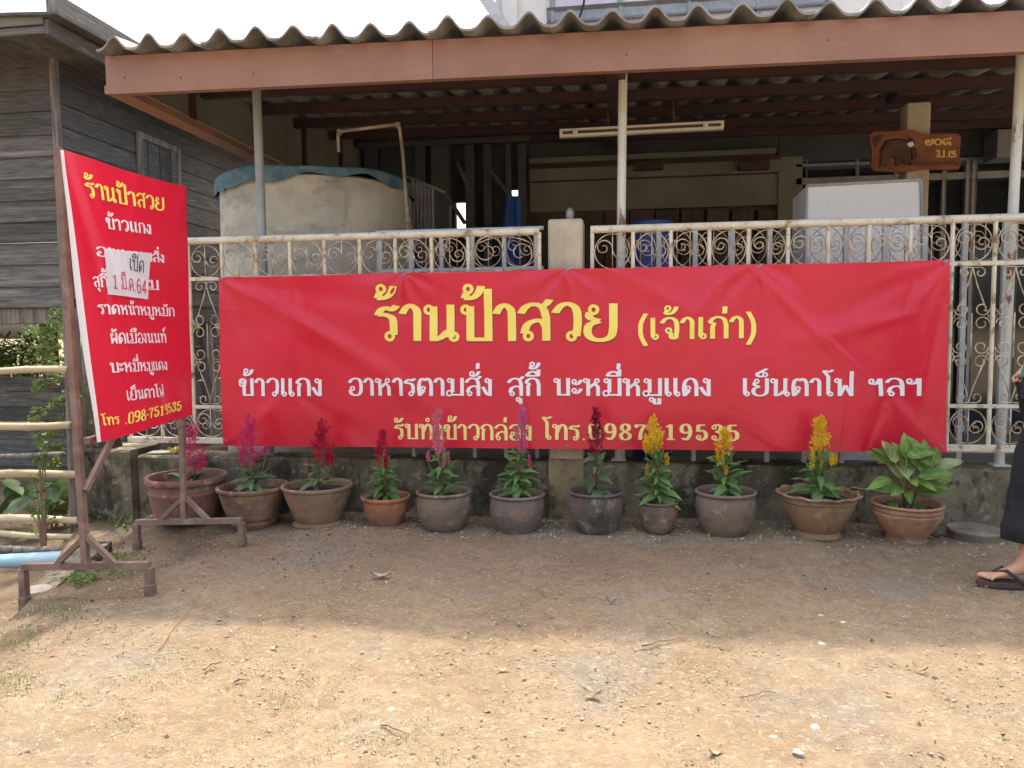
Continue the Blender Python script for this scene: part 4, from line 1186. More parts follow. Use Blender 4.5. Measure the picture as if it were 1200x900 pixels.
# carved animal relief: a standing elephant
def relief(pts, d, m, nm):
    q = MB(); n_ = len(pts)
    c = (sum(p[0] for p in pts) / n_, sum(p[1] for p in pts) / n_)
    top = [(c[0] + (p[0] - c[0]) * .86, c[1] + (p[1] - c[1]) * .86) for p in pts]
    q.poly([bd(*p, d) for p in top])
    for i in range(n_):
        j = (i + 1) % n_; q.poly([bd(*pts[i], .018), bd(*pts[j], .018), bd(*top[j], d), bd(*top[i], d)])
    return q.build(nm, m, nb)
relief([(.08, .10), (.10, .55), (.17, .78), (.30, .84), (.40, .80), (.44, .86), (.50, .80), (.49, .62), (.43, .42), (.44, .22), (.38, .12), (.36, .30), (.33, .14), (.27, .12), (.27, .34), (.20, .34), (.17, .12)], .034, M['boarddark'], 'elephant_relief')
relief([(.44, .62), (.50, .60), (.52, .40), (.49, .20), (.44, .12), (.41, .18), (.46, .30)], .040, M['boarddark'], 'elephant_trunk')
relief([(.40, .70), (.46, .74), (.48, .64), (.44, .58), (.40, .62)], .046, M['lamp'], 'elephant_mark')
relief([(.06, .60), (.10, .74), (.16, .90), (.12, .92), (.05, .86), (.03, .7)], .028, M['boarddark'], 'leaf_relief')
pl_ = lambda u, v, off: bd(u, v, .021 + off)
put_text('lettering', '๑๐๕', pl_, .60, .90, .66, .20, M['gold'], nb, a=.10, b=.09)
put_text('lettering', 'ม.๒', pl_, .72, .95, .34, .20, M['gold'], nb, a=.09, b=.08)
put_text('lettering', 'นนนนนนนน', pl_, .46, .96, .13, .10, M['boarddark'], nb, a=.09, b=.08)

# ------------------------------------------------------------------ water tank with netting over it
YT = 1.25
t0, t1 = P(258, 240, YT), P(480, 235, YT)
rt = (t1.x - t0.x) / 2
rt *= .93
tk = empty('water_tank', ((t0.x + t1.x) / 2 + .05, YT, 0.02), 'big round cement water tank with stained sides behind the left railing', 'water tank')
zt_ = P(368, 203, YT - rt).z
MB().lathe([(rt, 0), (rt * 1.0, zt_ - .3), (rt * .995, zt_ - .02), (rt * .96, zt_), (rt * .9, zt_), (rt * .9, zt_ - .1), (.01, zt_ - .1)], 64).build('tank_body', M['tank'], tk, True, 40)
nt2 = MB()
NR, NS = 18, 96
rj = random.Random(5)
for i in range(NR + 1):
    for k in range(NS):
        th = 2 * math.pi * k / NS
        if i <= 11:
            r = rt * 1.03 * i / 11; z = zt_ + .045 + .05 * (1 - (i / 11) ** 2) + .012 * math.sin(th * 5 + i)
        else:
            f = (i - 11) / (NR - 11); hang = .085 + .035 * math.sin(th * 3 + 1) + .02 * math.sin(th * 11) + (.05 if 3.3 < th < 4.0 else 0)
            r = rt * (1.035 + .012 * math.sin(th * 23) * f + .01 * rj.random()); z = zt_ + .045 - hang * f
        nt2.v.append((r * math.cos(th), r * math.sin(th), z))
for i in range(NR):
    for k in range(NS):
        a = i * NS + k; b = i * NS + (k + 1) % NS; nt2.f.append((a, b, b + NS, a + NS)); nt2.m.append(0)
net = nt2.build('tank_cover', M['netting'], None, True, loc=tk.location)
tag(net, 'sagging dark green netting thrown over the top of the round water tank', 'netting')
q = MB()
bx, by = P(262, 212, YT - .2).x - tk.location.x, -.2
bz = P(258, 212, YT - .2).z - .02
for k in range(26):
    x = bx + rj.uniform(-.05, .14); z = bz + rj.uniform(-.02, .05) + (x - bx) * .3
    q.tube([(x, by + rj.uniform(-.05, .02), z), (x + rj.uniform(-.03, .03), by - .04 + rj.uniform(-.03, .02), z - rj.uniform(.03, .07)), (x + rj.uniform(-.05, .04), by - .03, z - rj.uniform(.06, .14))], .006, 5)
rp = q.build('frayed_rope', M['bluerope'], None, True, loc=tk.location)
tag(rp, 'frayed bright blue nylon rope end hanging off the tank rim', 'rope')

YP = .75
pp = empty('water_pipe', tuple(P(476, 275, YP)), 'thin rusty water pipe bent over the top of the round tank', 'water pipe')
OP = pp.location.copy()
q = MB(); q.tube([P(397, 178, YP) - OP, P(396, 158, YP) - OP, P(399, 154, YP) - OP, P(462, 146, YP) - OP, P(468, 148, YP) - OP, P(472, 180, YP) - OP, P(478, 262, YP) - OP, Vector((0, 0, -1.2))], .013, 8)
q.build('pipe', M['oldpipe'], pp, True)
for p_, r_ in ((P(398, 155, YP), .02), (P(466, 147, YP), .02), (P(478, 258, YP), .022)):
    q = MB(); c = p_ - OP; q.tube([c - Vector((0, 0, .02)), c + Vector((0, 0, .02))], r_, 10); q.build('pipe_joint', M['oldpipe'], pp, True, 40)

# curtain on a pole
YK = 1.9
ck = empty('curtain', tuple(P(496, 280, YK)), 'grey pleated curtain hanging from a slanting pole beside the water tank', 'curtain')
OK_ = ck.location.copy()
a, b = P(476, 206, YK), P(521, 226, YK)
q = MB(); q.tube([a - OK_, b - OK_], .016, 8); q.build('pole', M['alu'], ck, True)
q = MB(); nn = 60
for i in range(nn + 1):
    t = i / nn; x0 = P(481 + 27 * t, 218, YK).x; zt2 = (a.lerp(b, .12 + .55 * t)).z
    for j in range(6):
        z = zt2 - j / 5 * 1.15
        q.v.append((x0 - OK_.x, .03 * math.sin(t * 38) * (.6 + .1 * j), z - OK_.z))
for i in range(nn):
    for j in range(5):
        k = i * 6 + j; q.f.append((k, k + 1, k + 7, k + 6)); q.m.append(0)
q.build('cloth', M['curtain'], ck, True)
# blue tarpaulin hanging
YB2 = 2.3
bt = empty('blue_tarpaulin', tuple(P(600, 312, YB2)), 'blue tarpaulin hanging in the gap left of the concrete gate pillar', 'tarpaulin')
OB2 = bt.location.copy()
pts = [P(586, 340, YB2), P(612, 340, YB2), P(610, 228, YB2), P(598, 222, YB2), P(590, 236, YB2)]
q = MB(); nn = 12
for i in range(nn + 1):
    t = i / nn
    lft = P(584 + 10 * t ** 2, 340 - 112 * t, YB2); rgt = P(610, 340 - 108 * t, YB2)
    for j in range(9):
        p = lft.lerp(rgt, j / 8) - OB2; q.v.append((p.x, p.y + .03 * math.sin(j * 1.3 + t * 3), p.z))
for i in range(nn):
    for j in range(8):
        k = i * 9 + j; q.f.append((k, k + 1, k + 10, k + 9)); q.m.append(0)
q.build('sheet', M['bluetarp'], bt, True)
# navy barrel behind the railing
YN2 = .95
n0, n1 = P(742, 264, YN2), P(789, 264, YN2); rn = (n1.x - n0.x) / 2
dr = empty('plastic_drum', ((n0.x + n1.x) / 2, YN2, .02), 'navy blue plastic drum behind the railing just right of the pillar', 'drum')
zd = n0.z
MB().lathe([(rn * .94, 0), (rn, .05), (rn, zd * .33), (rn * 1.03, zd * .35), (rn, zd * .37), (rn, zd * .66), (rn * 1.03, zd * .68), (rn, zd * .70), (rn, zd - .08), (rn * .98, zd - .04)], 40).build('drum_body', M['navy'], dr, True, 40)
MB().lathe([(rn * .98, zd - .04), (rn * 1.04, zd - .035), (rn * 1.04, zd - .01), (rn * .98, zd), (.01, zd)], 40).build('lid', M['navy'], dr, True, 40)

# perforated steel cabinet
def perf_mat():
    m = bpy.data.materials.new('perforated_sheet'); m.use_nodes = True
    nt = m.node_tree; N = nt.nodes; L = nt.links; b = N['Principled BSDF']
    tc = N.new('ShaderNodeTexCoord'); mp = N.new('ShaderNodeMapping'); mp.inputs['Scale'].default_value = (105, 105, 105)
    L.new(tc.outputs['Object'], mp.inputs[0])
    v = N.new('ShaderNodeTexVoronoi'); v.inputs['Randomness'].default_value = 0.0; v.inputs['Scale'].default_value = 1.0
    L.new(mp.outputs[0], v.inputs['Vector'])
    c = ramp(nt, v.outputs['Distance'], [(.18, (.50, .52, .53)), (.32, (.86, .88, .89))])
    L.new(c, b.inputs['Base Color']); b.inputs['Roughness'].default_value = .5; return m
YS = .62
s0, s1, s2, s3 = P(947, 330, YS), P(1089, 330, YS + .05), P(1079, 211, YS), P(945, 218, YS)
cabn = empty('steel_cabinet', ((s0.x + s1.x) / 2, YS, .02), 'silver grey perforated metal cabinet standing behind the right railing', 'cabinet')
OCb = cabn.location.copy()
q = MB()
dd = .45
bl = Vector((s0.x, s0.y, .02)); br = Vector((s1.x + .02, s1.y, .02))
F = [bl, br, s2, s3]; Bk = [Vector((p.x + .01, p.y + dd, p.z - (.0 if i < 2 else .01))) for i, p in enumerate(F)]
q.raw([p - OCb for p in F + Bk], [(0, 1, 2, 3), (7, 6, 5, 4), (0, 4, 5, 1), (1, 5, 6, 2), (2, 6, 7, 3), (3, 7, 4, 0)])
q.build('cabinet_body', perf_mat(), cabn)
for (A_, B_) in ((s3, s2), (bl, s3), (br, s2)):
    q = MB(); q.bar(A_ - OCb + Vector((0, -.006, 0)), B_ - OCb + Vector((0, -.006, 0)), .016, .012); q.build('edge_trim', M['alu'], cabn)

# ------------------------------------------------------------------ the house behind the carport
YH = 4.4
hs_ = empty('back_house', (P(760, 250, YH).x, YH, .02), 'white upper floor house with dim ground floor wall behind the carport', 'house')
OH = hs_.location.copy()
def hb(name, x0, y0, x1, y1, m, Y=YH, d0=0.0, d1=.1, bev=.004, parent=hs_):
    a = P(x0, y1, Y); b = P(x1, y0, Y); c = P(x0, y0, Y); e = P(x1, y1, Y)
    za = (a.z + e.z) / 2; zb = (b.z + c.z) / 2
    q = MB(); q.bbox(Vector((a.x, Y - d1, za)) - OH, Vector((b.x, Y - d0, zb)) - OH, bev); return q.build(name, m, parent)
# ground floor wall in pieces, leaving the door at right and narrow gaps that show the sky
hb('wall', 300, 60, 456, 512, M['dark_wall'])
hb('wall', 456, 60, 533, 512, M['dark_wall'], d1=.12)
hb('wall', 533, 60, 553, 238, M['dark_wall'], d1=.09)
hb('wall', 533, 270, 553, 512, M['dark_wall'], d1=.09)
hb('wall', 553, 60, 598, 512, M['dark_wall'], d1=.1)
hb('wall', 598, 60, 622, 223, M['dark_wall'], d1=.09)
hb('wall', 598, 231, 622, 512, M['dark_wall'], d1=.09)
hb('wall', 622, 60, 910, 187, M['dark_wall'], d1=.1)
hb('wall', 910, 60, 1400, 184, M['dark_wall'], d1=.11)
hb('lintel', 622, 184, 905, 190, M['cream_wall'], d0=.11, d1=.20)
hb('header_board', 622, 196, 912, 210, M['cream_wall'], d0=.0, d1=.16)
hb('header_board', 622, 211, 912, 246, M['cream_wall'], d0=.0, d1=.10)
hb('dark_band', 622, 190, 912, 196, M['redsteel'], d0=.0, d1=.12)
for (x0, x1) in ((742, 776), (862, 897)):
    hb('bracket', x0, 194, x1, 204, M['redsteel'], d0=.17, d1=.26)
for i in range(10):
    x0 = 622 + i * 29
    hb('door_panel', x0, 247, x0 + 28, 512, M['darkwood'], d0=.0, d1=.08 + .004 * (i % 2))
hb('wall', 905, 186, 938, 512, M['cream_wall'], d1=.12)
hb('blocking_panel', 615, 180, 945, 530, M['darkwood'], d0=-.06, d1=-.01)  # added behind the doors to block bright sky between the panels
hb('blocking_panel', 930, 150, 1700, 530, M['dark_wall'], d0=-.9, d1=-.8)  # added behind the glass to keep daylight out
hb('glass_pane', 936, 192, 1400, 512, M['darkglass'], d0=.02, d1=.04, bev=.001)
hb('window_rail', 930, 203, 1400, 211, M['alu'], d0=.06, d1=.12)
hb('window_rail', 930, 186, 1400, 190, M['alu'], d0=.06, d1=.12)
for x in (938, 996, 1040, 1095, 1122, 1129, 1178, 1240):
    hb('window_stile', x, 190, x + 4.5, 512, M['alu'], d0=.06, d1=.115)
hb('shelf_box', 1142, 165, 1185, 196, M['alu'], d0=.2, d1=.5)
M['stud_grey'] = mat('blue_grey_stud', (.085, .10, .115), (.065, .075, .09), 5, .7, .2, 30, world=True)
for (x0, x1, d) in ((440, 446, .2), (498, 503, .25), (517, 531, .3), (553, 559, .22), (574, 578, .25), (598, 601, .2), (612, 618, .22)):
    hb('wall_post', x0, 120, x1, 512, M['stud_grey'], d0=.13, d1=d)
hb('wall_beam', 430, 172, 625, 178, M['stud_grey'], d0=.31, d1=.38)
hb('wall_beam', 430, 152, 1300, 157, M['redsteel'], d0=.31, d1=.38)
for (xa_, ya_, xb_, yb_) in ((536, 190, 556, 236), (575, 200, 600, 232), (520, 224, 545, 262)):
    a, b = P(xa_, ya_, YH - .45), P(xb_, yb_, YH - .45)
    q = MB(); q.bar(a - OH, b - OH, .045, .045); q.build('wall_brace', M['stud_grey'], hs_)
# upper floor
YU = 6.2
xu0, xu1 = P(580, 10, YU).x, P(1116, 10, YU).x
zu = P(760, 60, YU).z
q = MB(); q.bbox(Vector((xu0, YU, zu - .8)) - OH, Vector((xu1, YU + 5, zu + 3)) - OH, .01); q.build('upper_wall', M['white_wall'], hs_)
def ub(name, x0, y0, x1, y1, m, d0, d1):
    a = P(x0, y1, YU); b = P(x1, y0, YU)
    q = MB(); q.bbox(Vector((a.x, YU - d1, a.z)) - OH, Vector((b.x, YU - d0, b.z)) - OH, .004); return q.build(name, m, hs_)
for i in range(4):
    x0 = 647 + i * 80
    ub('pane', x0 + 3, -26, x0 + 77, 60, M['glass'], .01, .02)
    ub('window_frame', x0 - 2, -30, x0 + 3, 60, M['alu'], .0, .06)
ub('window_frame', 645, -34, 970, -28, M['alu'], .0, .07); ub('window_frame', 645, 8, 967, 12, M['alu'], .0, .045)
ub('window_frame', 965, -30, 970, 60, M['alu'], .0, .06)
q = MB(); a, b = P(550, -30, YU - .25), P(600, 46, YU - .25)
q.bar(a - OH, b - OH, .12, .5); q.build('barge_board', M['blue_white'], hs_)
q = MB(); a, b = P(588, -40, YU - .1), P(606, -40, YU - .1)
q.bbox(Vector((a.x, YU - .16, zu - .6)) - OH, Vector((b.x, YU - .01, zu + 3)) - OH, .01); q.build('corner_column', M['white_wall'], hs_)
q = MB(); q.bbox(Vector((xu0 - .6, YU - .8, zu + 3.0)) - OH, Vector((xu1 + .6, YU + 5.5, zu + 3.15)) - OH, .02); q.build('roof', M['roof'], hs_)
# a power cable
q = MB(); a = P(688, -30, 5.6)
q.tube([a, P(684, 5, 5.6), P(680, 18, 5.6), P(676, 24, 5.5), P(684, 28, 5.4)], .014, 6); cb2 = q.build('power_cable', M['black'], None, True)
tag(cb2, 'black power cable hanging down the white upper wall left of the windows', 'cable')

# side wall closing the carport at the far left behind the tank
sw = MB(); x_ = P(498, 170, 3.9).x
# ------------------------------------------------------------------ old wooden house on posts
YW = 1.8
XW = P(72, 250, YW).x
wh = empty('wooden_house', (XW, YW, 0), 'old grey plank house raised on wooden posts at the left', 'house')
OW = wh.location.copy()
zf = P(60, 359, YW).z; ztp = P(60, 38, YW).z + .1
npl = 13; hp = (ztp - zf) / npl
rj = random.Random(9)
for i in range(npl):
    z0 = zf + i * hp; t = rj.uniform(-.004, .004)
    q = MB()
    tl = .016
    # lapped board: bottom proud, top tucked
    x0, x1 = XW - 3.2, XW - .035
    zz = rj.uniform(-.006, .006)
    A = [(x0, YW - .004 - tl, z0 - .006 + zz), (x0, YW + .012, z0 - .006 + zz), (x0, YW + .018, z0 + hp), (x0, YW + .004, z0 + hp)]
    B = [(x1, a_[1] + t, a_[2] + rj.uniform(-.003, .003)) for a_ in A]
    q.raw([Vector(p) - OW for p in A + B], [(0, 1, 2, 3), (7, 6, 5, 4), (0, 4, 5, 1), (1, 5, 6, 2), (2, 6, 7, 3), (3, 7, 4, 0)])
    q.build('plank', M['oldwoodx'], wh)
q = MB(); q.bbox(Vector((XW - .035, YW - .03, zf - .05)) - OW, Vector((XW + .02, YW + .04, ztp + .2)) - OW, .006); q.build('corner_post', M['postwood'], wh)
for i in range(npl + 2):
    z0 = zf - .12 + i * hp
    q = MB(); t = rj.uniform(-.004, .004); zz = rj.uniform(-.008, .008); ye = YW + 7.5
    A = [(XW + .018, YW + .04, z0 - .006 + zz), (XW - .01, YW + .04, z0 - .006 + zz), (XW - .012, YW + .04, z0 + hp), (XW + .002, YW + .04, z0 + hp)]
    B = [(p[0] + t, ye, p[2] + rj.uniform(-.006, .006)) for p in A]
    q.raw([Vector(p) - OW for p in A + B], [(0, 3, 2, 1), (4, 5, 6, 7), (0, 1, 5, 4), (1, 2, 6, 5), (2, 3, 7, 6), (3, 0, 4, 7)])
    q.build('plank', M['oldwood'], wh)
# shuttered window on the side wall
def side(x, y): return PX(x, y, XW + .03)
wa = side(163, 160); wb_ = side(208, 215)
y0w, y1w = min(wa.y, wb_.y), max(wa.y, wb_.y)
z0w = 1.62; z1w = wa.z + .05
fr = MB()
for (ya, yb_, za, zb) in ((y0w - .05, y0w + .02, z0w, z1w), (y1w - .02, y1w + .05, z0w, z1w), (y0w + .02, y1w - .02, z1w - .07, z1w), (y0w + .02, y1w - .02, z0w, z0w + .06)):
    fr.bbox(Vector((XW + .02, ya, za)) - OW, Vector((XW + .06, yb_, zb)) - OW, .004)
fr = fr.build('window_frame', M['postwood'], wh)
ns = 6
for i in range(ns):
    ya = y0w + .02 + (y1w - y0w - .04) * i / ns; yb_ = ya + (y1w - y0w - .04) / ns - .008
    MB().bbox(Vector((XW + .022, ya, z0w + .06)) - OW, Vector((XW + .04 + .008 * (i % 2), yb_, z1w - .07)) - OW, .003).build('shutter_board', M['oldwood'], fr)
for i in range(6):  # plank screen added to darken the bright view under the house
    z0 = -.25 + i * .17
    q = MB(); q.bbox(Vector((XW - 3.2, YW + .9 + .006 * (i % 2), z0)) - OW, Vector((XW - .1, YW + .925 + .006 * (i % 2), z0 + .165)) - OW, .004); q.build('added_screen_board', M['oldwoodx'], wh)
# floor beam and posts
MB().bbox(Vector((XW - 3.2, YW + .02, zf - .17)) - OW, Vector((XW - .04, YW + .09, zf - .01)) - OW, .01).build('floor_beam', M['postwood'], wh)
MB().bbox(Vector((XW - 3.2, YW + .10, zf - .02)) - OW, Vector((XW - .06, YW + 7.4, zf + .02)) - OW, .01).build('floor', M['oldwood'], wh)
for (xp, yy, r) in ((XW - .02, YW + .07, .075), (XW - .55, YW + 2.2, .09), (XW - .1, YW + 2.6, .08), (XW - 1.3, YW + 1.3, .09), (XW - .05, YW + 5.0, .08), (XW - 1.2, YW + 4.6, .08)):
    q = MB(); q.tube([Vector((xp, yy, -.3)) - OW, Vector((xp + .02, yy, .6)) - OW, Vector((xp, yy, zf - .02)) - OW], [r * 1.05, r, r * .95], 10); q.build('stilt', M['postwood'], wh, True, 50)
# roof
ea = P(53, 10, YW - .6); ez = P(51, 36, YW - .6)
xo = ea.x; zo = ez.z
def sl(dz0, dz1, x_out, x_in, m, nm, y0, y1, rise=.36):
    q = MB()
    A = [(x_out, y0, zo + dz0), (x_out, y0, zo + dz1), (x_in, y0, zo + dz1 + (x_out - x_in) * rise), (x_in, y0, zo + dz0 + (x_out - x_in) * rise)]
    B = [(p[0], y1, p[2]) for p in A]
    q.raw([Vector(p) - OW for p in A + B], [(0, 1, 2, 3), (7, 6, 5, 4), (0, 4, 5, 1), (1, 5, 6, 2), (2, 6, 7, 3), (3, 7, 4, 0)])
    return q.build(nm, m, wh)
sl(.10, .125, xo + .16, xo - 3.4, M['oldwood'], 'roof_sheet', YW - .66, YW + 8, .05)
q = MB(); q.bbox(Vector((xo - 3.4, YW - .62, zo + .05)) - OW, Vector((xo - .02, YW - .595, zo + .13)) - OW, .004); q.build('front_board', M['cream_wall'], wh)
q = MB(); q.bbox(Vector((xo - 3.4, YW - .6, zo - .02)) - OW, Vector((xo - .02, YW - .57, zo + .045)) - OW, .004); q.build('front_board', M['oldwoodx'], wh)
q = MB(); q.bbox(Vector((xo - .02, YW - .6, zo - .03)) - OW, Vector((xo + .02, YW + 8, zo + .10)) - OW, .004); q.build('eave_board', M['oldwood'], wh)
q = MB(); q.bbox(Vector((xo - 3.4, YW - .55, zo - .0)) - OW, Vector((xo - .03, YW + 7.9, zo + .02)) - OW, .004); q.build('soffit', M['oldwood'], wh)
for i in range(7):  # side screen added to block the sunlit gap below the floor
    z0 = -.25 + i * .22
    q = MB(); q.bbox(Vector((XW - .14 + .006 * (i % 2), YW + .93, z0)) - OW, Vector((XW - .115 + .006 * (i % 2), YW + 7.2, z0 + .21)) - OW, .004); q.build('added_screen_board', M['oldwood'], wh)

# ------------------------------------------------------------------ bamboo rails, blue pipe, posts at the left
YR1 = -.12
wp = empty('fence_post', tuple(P(88, 600, YR1)), 'old grey wooden fence post carrying the bamboo rails at the left', 'fence post')
OPp = wp.location.copy()
q = MB(); a, b = P(80, 362, YR1), P(90, 640, YR1)
q.tube([b - OPp - Vector((0, 0, .1)), b.lerp(a, .4) - OPp + Vector((.006, 0, 0)), a - OPp], [.042, .040, .034], 9); q.build('post_shaft', M['postwood'], wp, True, 40)
wp2 = empty('fence_post', tuple(P(126, 640, .1)), 'pale squared concrete post behind the near leg of the sign stand', 'fence post')
OQ = wp2.location.copy()
a, b = P(104, 340, .1), P(137, 620, .1)
q = MB(); q.bbox(Vector((P(103, 500, .1).x, .06, -.3)) - OQ, Vector((P(136, 500, .1).x, .17, P(110, 345, .1).z)) - OQ, .01); q.build('post_shaft', M['concrete'], wp2)
def bamboo(xe, y0, y1, r, Y, label, x0=-70, m='bamboo'):
    a = P(x0, y0, Y); b = P(xe, y1, Y)
    o_ = empty('bamboo_pole', tuple(a.lerp(b, .5)), label, 'bamboo pole', 'bamboo rails of the left fence')
    O_ = o_.location.copy()
    pts = []; rs = []
    L = (b - a).length; nd = max(2, int(L / .26))
    for i in range(nd):
        for (t, k) in ((.0, 1.0), (.02, 1.16), (.035, 1.02), (.05, 1.10), (.08, 1.0), (.5, .95), (.95, 1.0)):
            tt = (i + t) / nd
            p = a.lerp(b, tt); p.z += .006 * math.sin(tt * 7 + y0)
            pts.append(p - O_); rs.append(r * k * (1 - .1 * tt))
    pts.append(b - O_); rs.append(r * .9)
    q = MB(); q.tube(pts, rs, 12); q.build('culm', M[m], o_, True)
    q = MB(); d = (b - a).normalized(); q.tube([b - O_ - d * .004, b - O_ + d * .002], r * .55, 10); q.build('hollow_end', M['lampgrey'], o_)
    return o_
bamboo(80, 436, 433, .026, YR1 - .07, 'topmost bamboo pole of the left fence, cut square at its end')
bamboo(84, 502, 498, .029, YR1 - .07, 'second bamboo pole from the top of the left fence')
bamboo(94, 557, 555, .030, YR1 - .07, 'thick third bamboo pole beside the green bush at the left')
bamboo(92, 607, 609, .028, YR1 - .09, 'fourth bamboo pole just under the large green leaves')
bamboo(100, 622, 630, .024, YR1 - .15, 'thin sloping bamboo pole second from the ground, above the grey one')
bamboo(92, 641, 645, .025, YR1 - .22, 'greyish bamboo pole lying directly above the blue pipe', m='postwood')
bamboo(75, 535, 533, .020, YR1 + .25, 'slim grey bamboo pole set farther back behind the fence post', m='postwood')
pv = MB(); a, b = P(-70, 663, YR1 - .38), P(96, 654, YR1 - .38)
pv.tube([a, b], .052, 20); pv = pv.build('blue_pipe', M['pvc'], None, True, 40)
tag(pv, 'thick faded blue plastic pipe lying below the bamboo poles', 'pipe')
# pale kerb plank under the sign foot, a slab and stones
q = MB(); a, b = G(40, 703, -.10), G(118, 640, -.02)
q.bar(a, b, .13, .06, up=(0, 0, 1)); q = q.build('timber_plank', M['concrete'], None); tag(q, 'pale worn plank edging lying slantwise under the near foot of the sign stand', 'plank')
# big leafed plant and bushes on the left
def leaf_cloud(name, n, fn, smin, smax, m, parent=None, loc=(0, 0, 0)):
    c = np.array([fn() for _ in range(n)]); nn = len(c)
    s = rng.uniform(smin, smax, nn)
    d = rng.normal(0, 1, (nn, 3)); d[:, 2] *= .6; d /= np.linalg.norm(d, axis=1)[:, None]
    u = np.cross(d, rng.normal(0, 1, (nn, 3))); u /= np.linalg.norm(u, axis=1)[:, None]
    w_ = np.cross(d, u)
    v = np.stack([c - d * s[:, None], c + u * s[:, None] * .42 + w_ * s[:, None] * .1, c + d * s[:, None], c - u * s[:, None] * .42 + w_ * s[:, None] * .1], 1).reshape(-1, 3)
    return link_mesh(name, np_mesh(name, v, np.arange(4 * nn).reshape(-1, 4), m), parent, loc)
def bush(name, label, cat, base, blobs, n, smin, smax, m, group=None):
    o_ = empty(name, base, label, cat, group)
    def fn():
        bx, by, bz, rx, rz = random.choice(blobs)
        a_ = random.uniform(0, 6.28); rr_ = random.random() ** .5
        return (bx + rx * rr_ * math.cos(a_), by + rx * rr_ * math.sin(a_), bz + rz * random.uniform(-1, 1))
    fo = leaf_cloud('foliage', n, fn, smin, smax, m, o_); fo['kind'] = 'stuff'
    q = MB()
    for (bx, by, bz, rx, rz) in blobs[::max(1, len(blobs) // 6)]:
        q.tube([(0, 0, -.2), (bx * .4 + random.uniform(-.02, .02), by * .4, bz * .5), (bx, by, bz)], [.008, .005, .003], 5)
    q.build('stem', M['stem'], o_)
    return o_
b0_ = P(60, 640, .35)
bl_ = []
for i in range(26):
    t = i / 25; p = P(60 + 14 * math.sin(i * 2.1) + (8 if t < .3 else 0), 630 - 260 * t, .35)
    bl_.append((p.x - b0_.x, random.uniform(-.1, .1), p.z - b0_.z, .05 + .03 * random.random(), .05))
bush('climbing_shrub', 'tall thin climbing shrub with yellowish leaves beside the wooden fence post', 'shrub', tuple(b0_), bl_, 1300, .018, .036, M['foliage_y'])
b1_ = P(52, 640, -.30)
bush('weed', 'small light green weed growing over the lower bamboo poles', 'weed', tuple(b1_), [(P(48 + 12 * math.sin(i * 3), 520 + i * 10, -.3).x - b1_.x, 0, P(50, 520 + i * 10, -.3).z - b1_.z, .03, .03) for i in range(11)], 170, .012, .026, M['foliage'])
# taro leaves
def big_leaf_mesh(L=.2, W=.16, m='leaf'):
    q = MB(); n_ = 9
    for i in range(n_ + 1):
        t = i / n_; w_ = W / 2 * (math.sin(math.pi * min(1, t * .92 + .08)) ** .7) * (1 - t * .3) if i < n_ else .002
        for k in (-1, -.5, 0, .5, 1): q.v.append((w_ * k, L * t, .02 * abs(k) - .09 * L / .2 * t * t + .006 * math.sin(k * 6 + t * 8)))
    for i in range(n_):
        for k in range(4):
            a_ = i * 5 + k; q.f.append((a_, a_ + 1, a_ + 6, a_ + 5)); q.m.append(0)
    return q.mesh('leaf', M[m], True)
tb_ = P(20, 600, .35)
tr = empty('taro_plant', tuple(tb_), 'low plant with big rounded blue green leaves between the bamboo poles', 'plant')
lm = big_leaf_mesh(.26, .24, 'leafdark')
for i in range(13):
    p = P(-30 + i * 8.2, 577 + 14 * math.sin(i * 2.7), .25 + .1 * math.cos(i * 1.9)) - tb_
    link_mesh('leaf', lm, tr, (p.x, p.y, p.z), (R(-20 + 12 * math.sin(i * 5)), R(15 * math.sin(i)), R(i * 67)), .7 + .3 * math.sin(i * 3) ** 2)
# shade-dark things below the house, greenery behind it
for i, (px_, py_, w_, h_, Y, lb_, mm) in enumerate(((10, 470, .55, .5, 4.2, 'dense green bush seen below the raised plank house at far left', 'foliage'), (40, 420, .5, .7, 6.5, 'bright sunlit shrub far behind the stilts of the plank house', 'foliage_y'),
                                                 (-50, 440, .8, .9, 7.5, 'tall shrub behind the plank house beyond the left edge', 'foliage'))):
    base = P(px_, py_, Y); base.z = 0
    bl2 = [(random.uniform(-w_, w_), random.uniform(-.3, .3), random.uniform(.2, 1.6 * h_ + .3), .25, .2) for _ in range(14)]
    bush('shrub', lb_, 'shrub', tuple(base), bl2, 2600, .02, .05, M[mm], 'shrubs below the plank house')
def wood():
    return (random.uniform(-14, 4), random.uniform(11.5, 14), random.random() ** 1.3 * 3.2)
hd = leaf_cloud('distant_shrubbery', 9000, wood, .06, .16, M['foliage']); tag(hd, kind='stuff')
# clutter in the dark under the house
for i, (px_, py_, w_, h_, Y, nm, lb_, mm) in enumerate(((25, 500, .5, .16, 3.0, 'wooden_bench', 'low dark bench under the raised plank house', 'oldwood'),)):
    p = P(px_, py_, Y)
    o_ = empty(nm, (p.x, Y, -.05), lb_, 'bench')
    MB().bbox((-w_, -.15, .45), (w_, .15, .50), .006).build('seat', M[mm], o_)
    for sx in (-1, 1):
        for sy in (-1, 1): MB().bbox((sx * w_ * .9 - .03, sy * .12 - .02, 0), (sx * w_ * .9 + .03, sy * .12 + .02, .45), .004).build('leg', M[mm], o_)
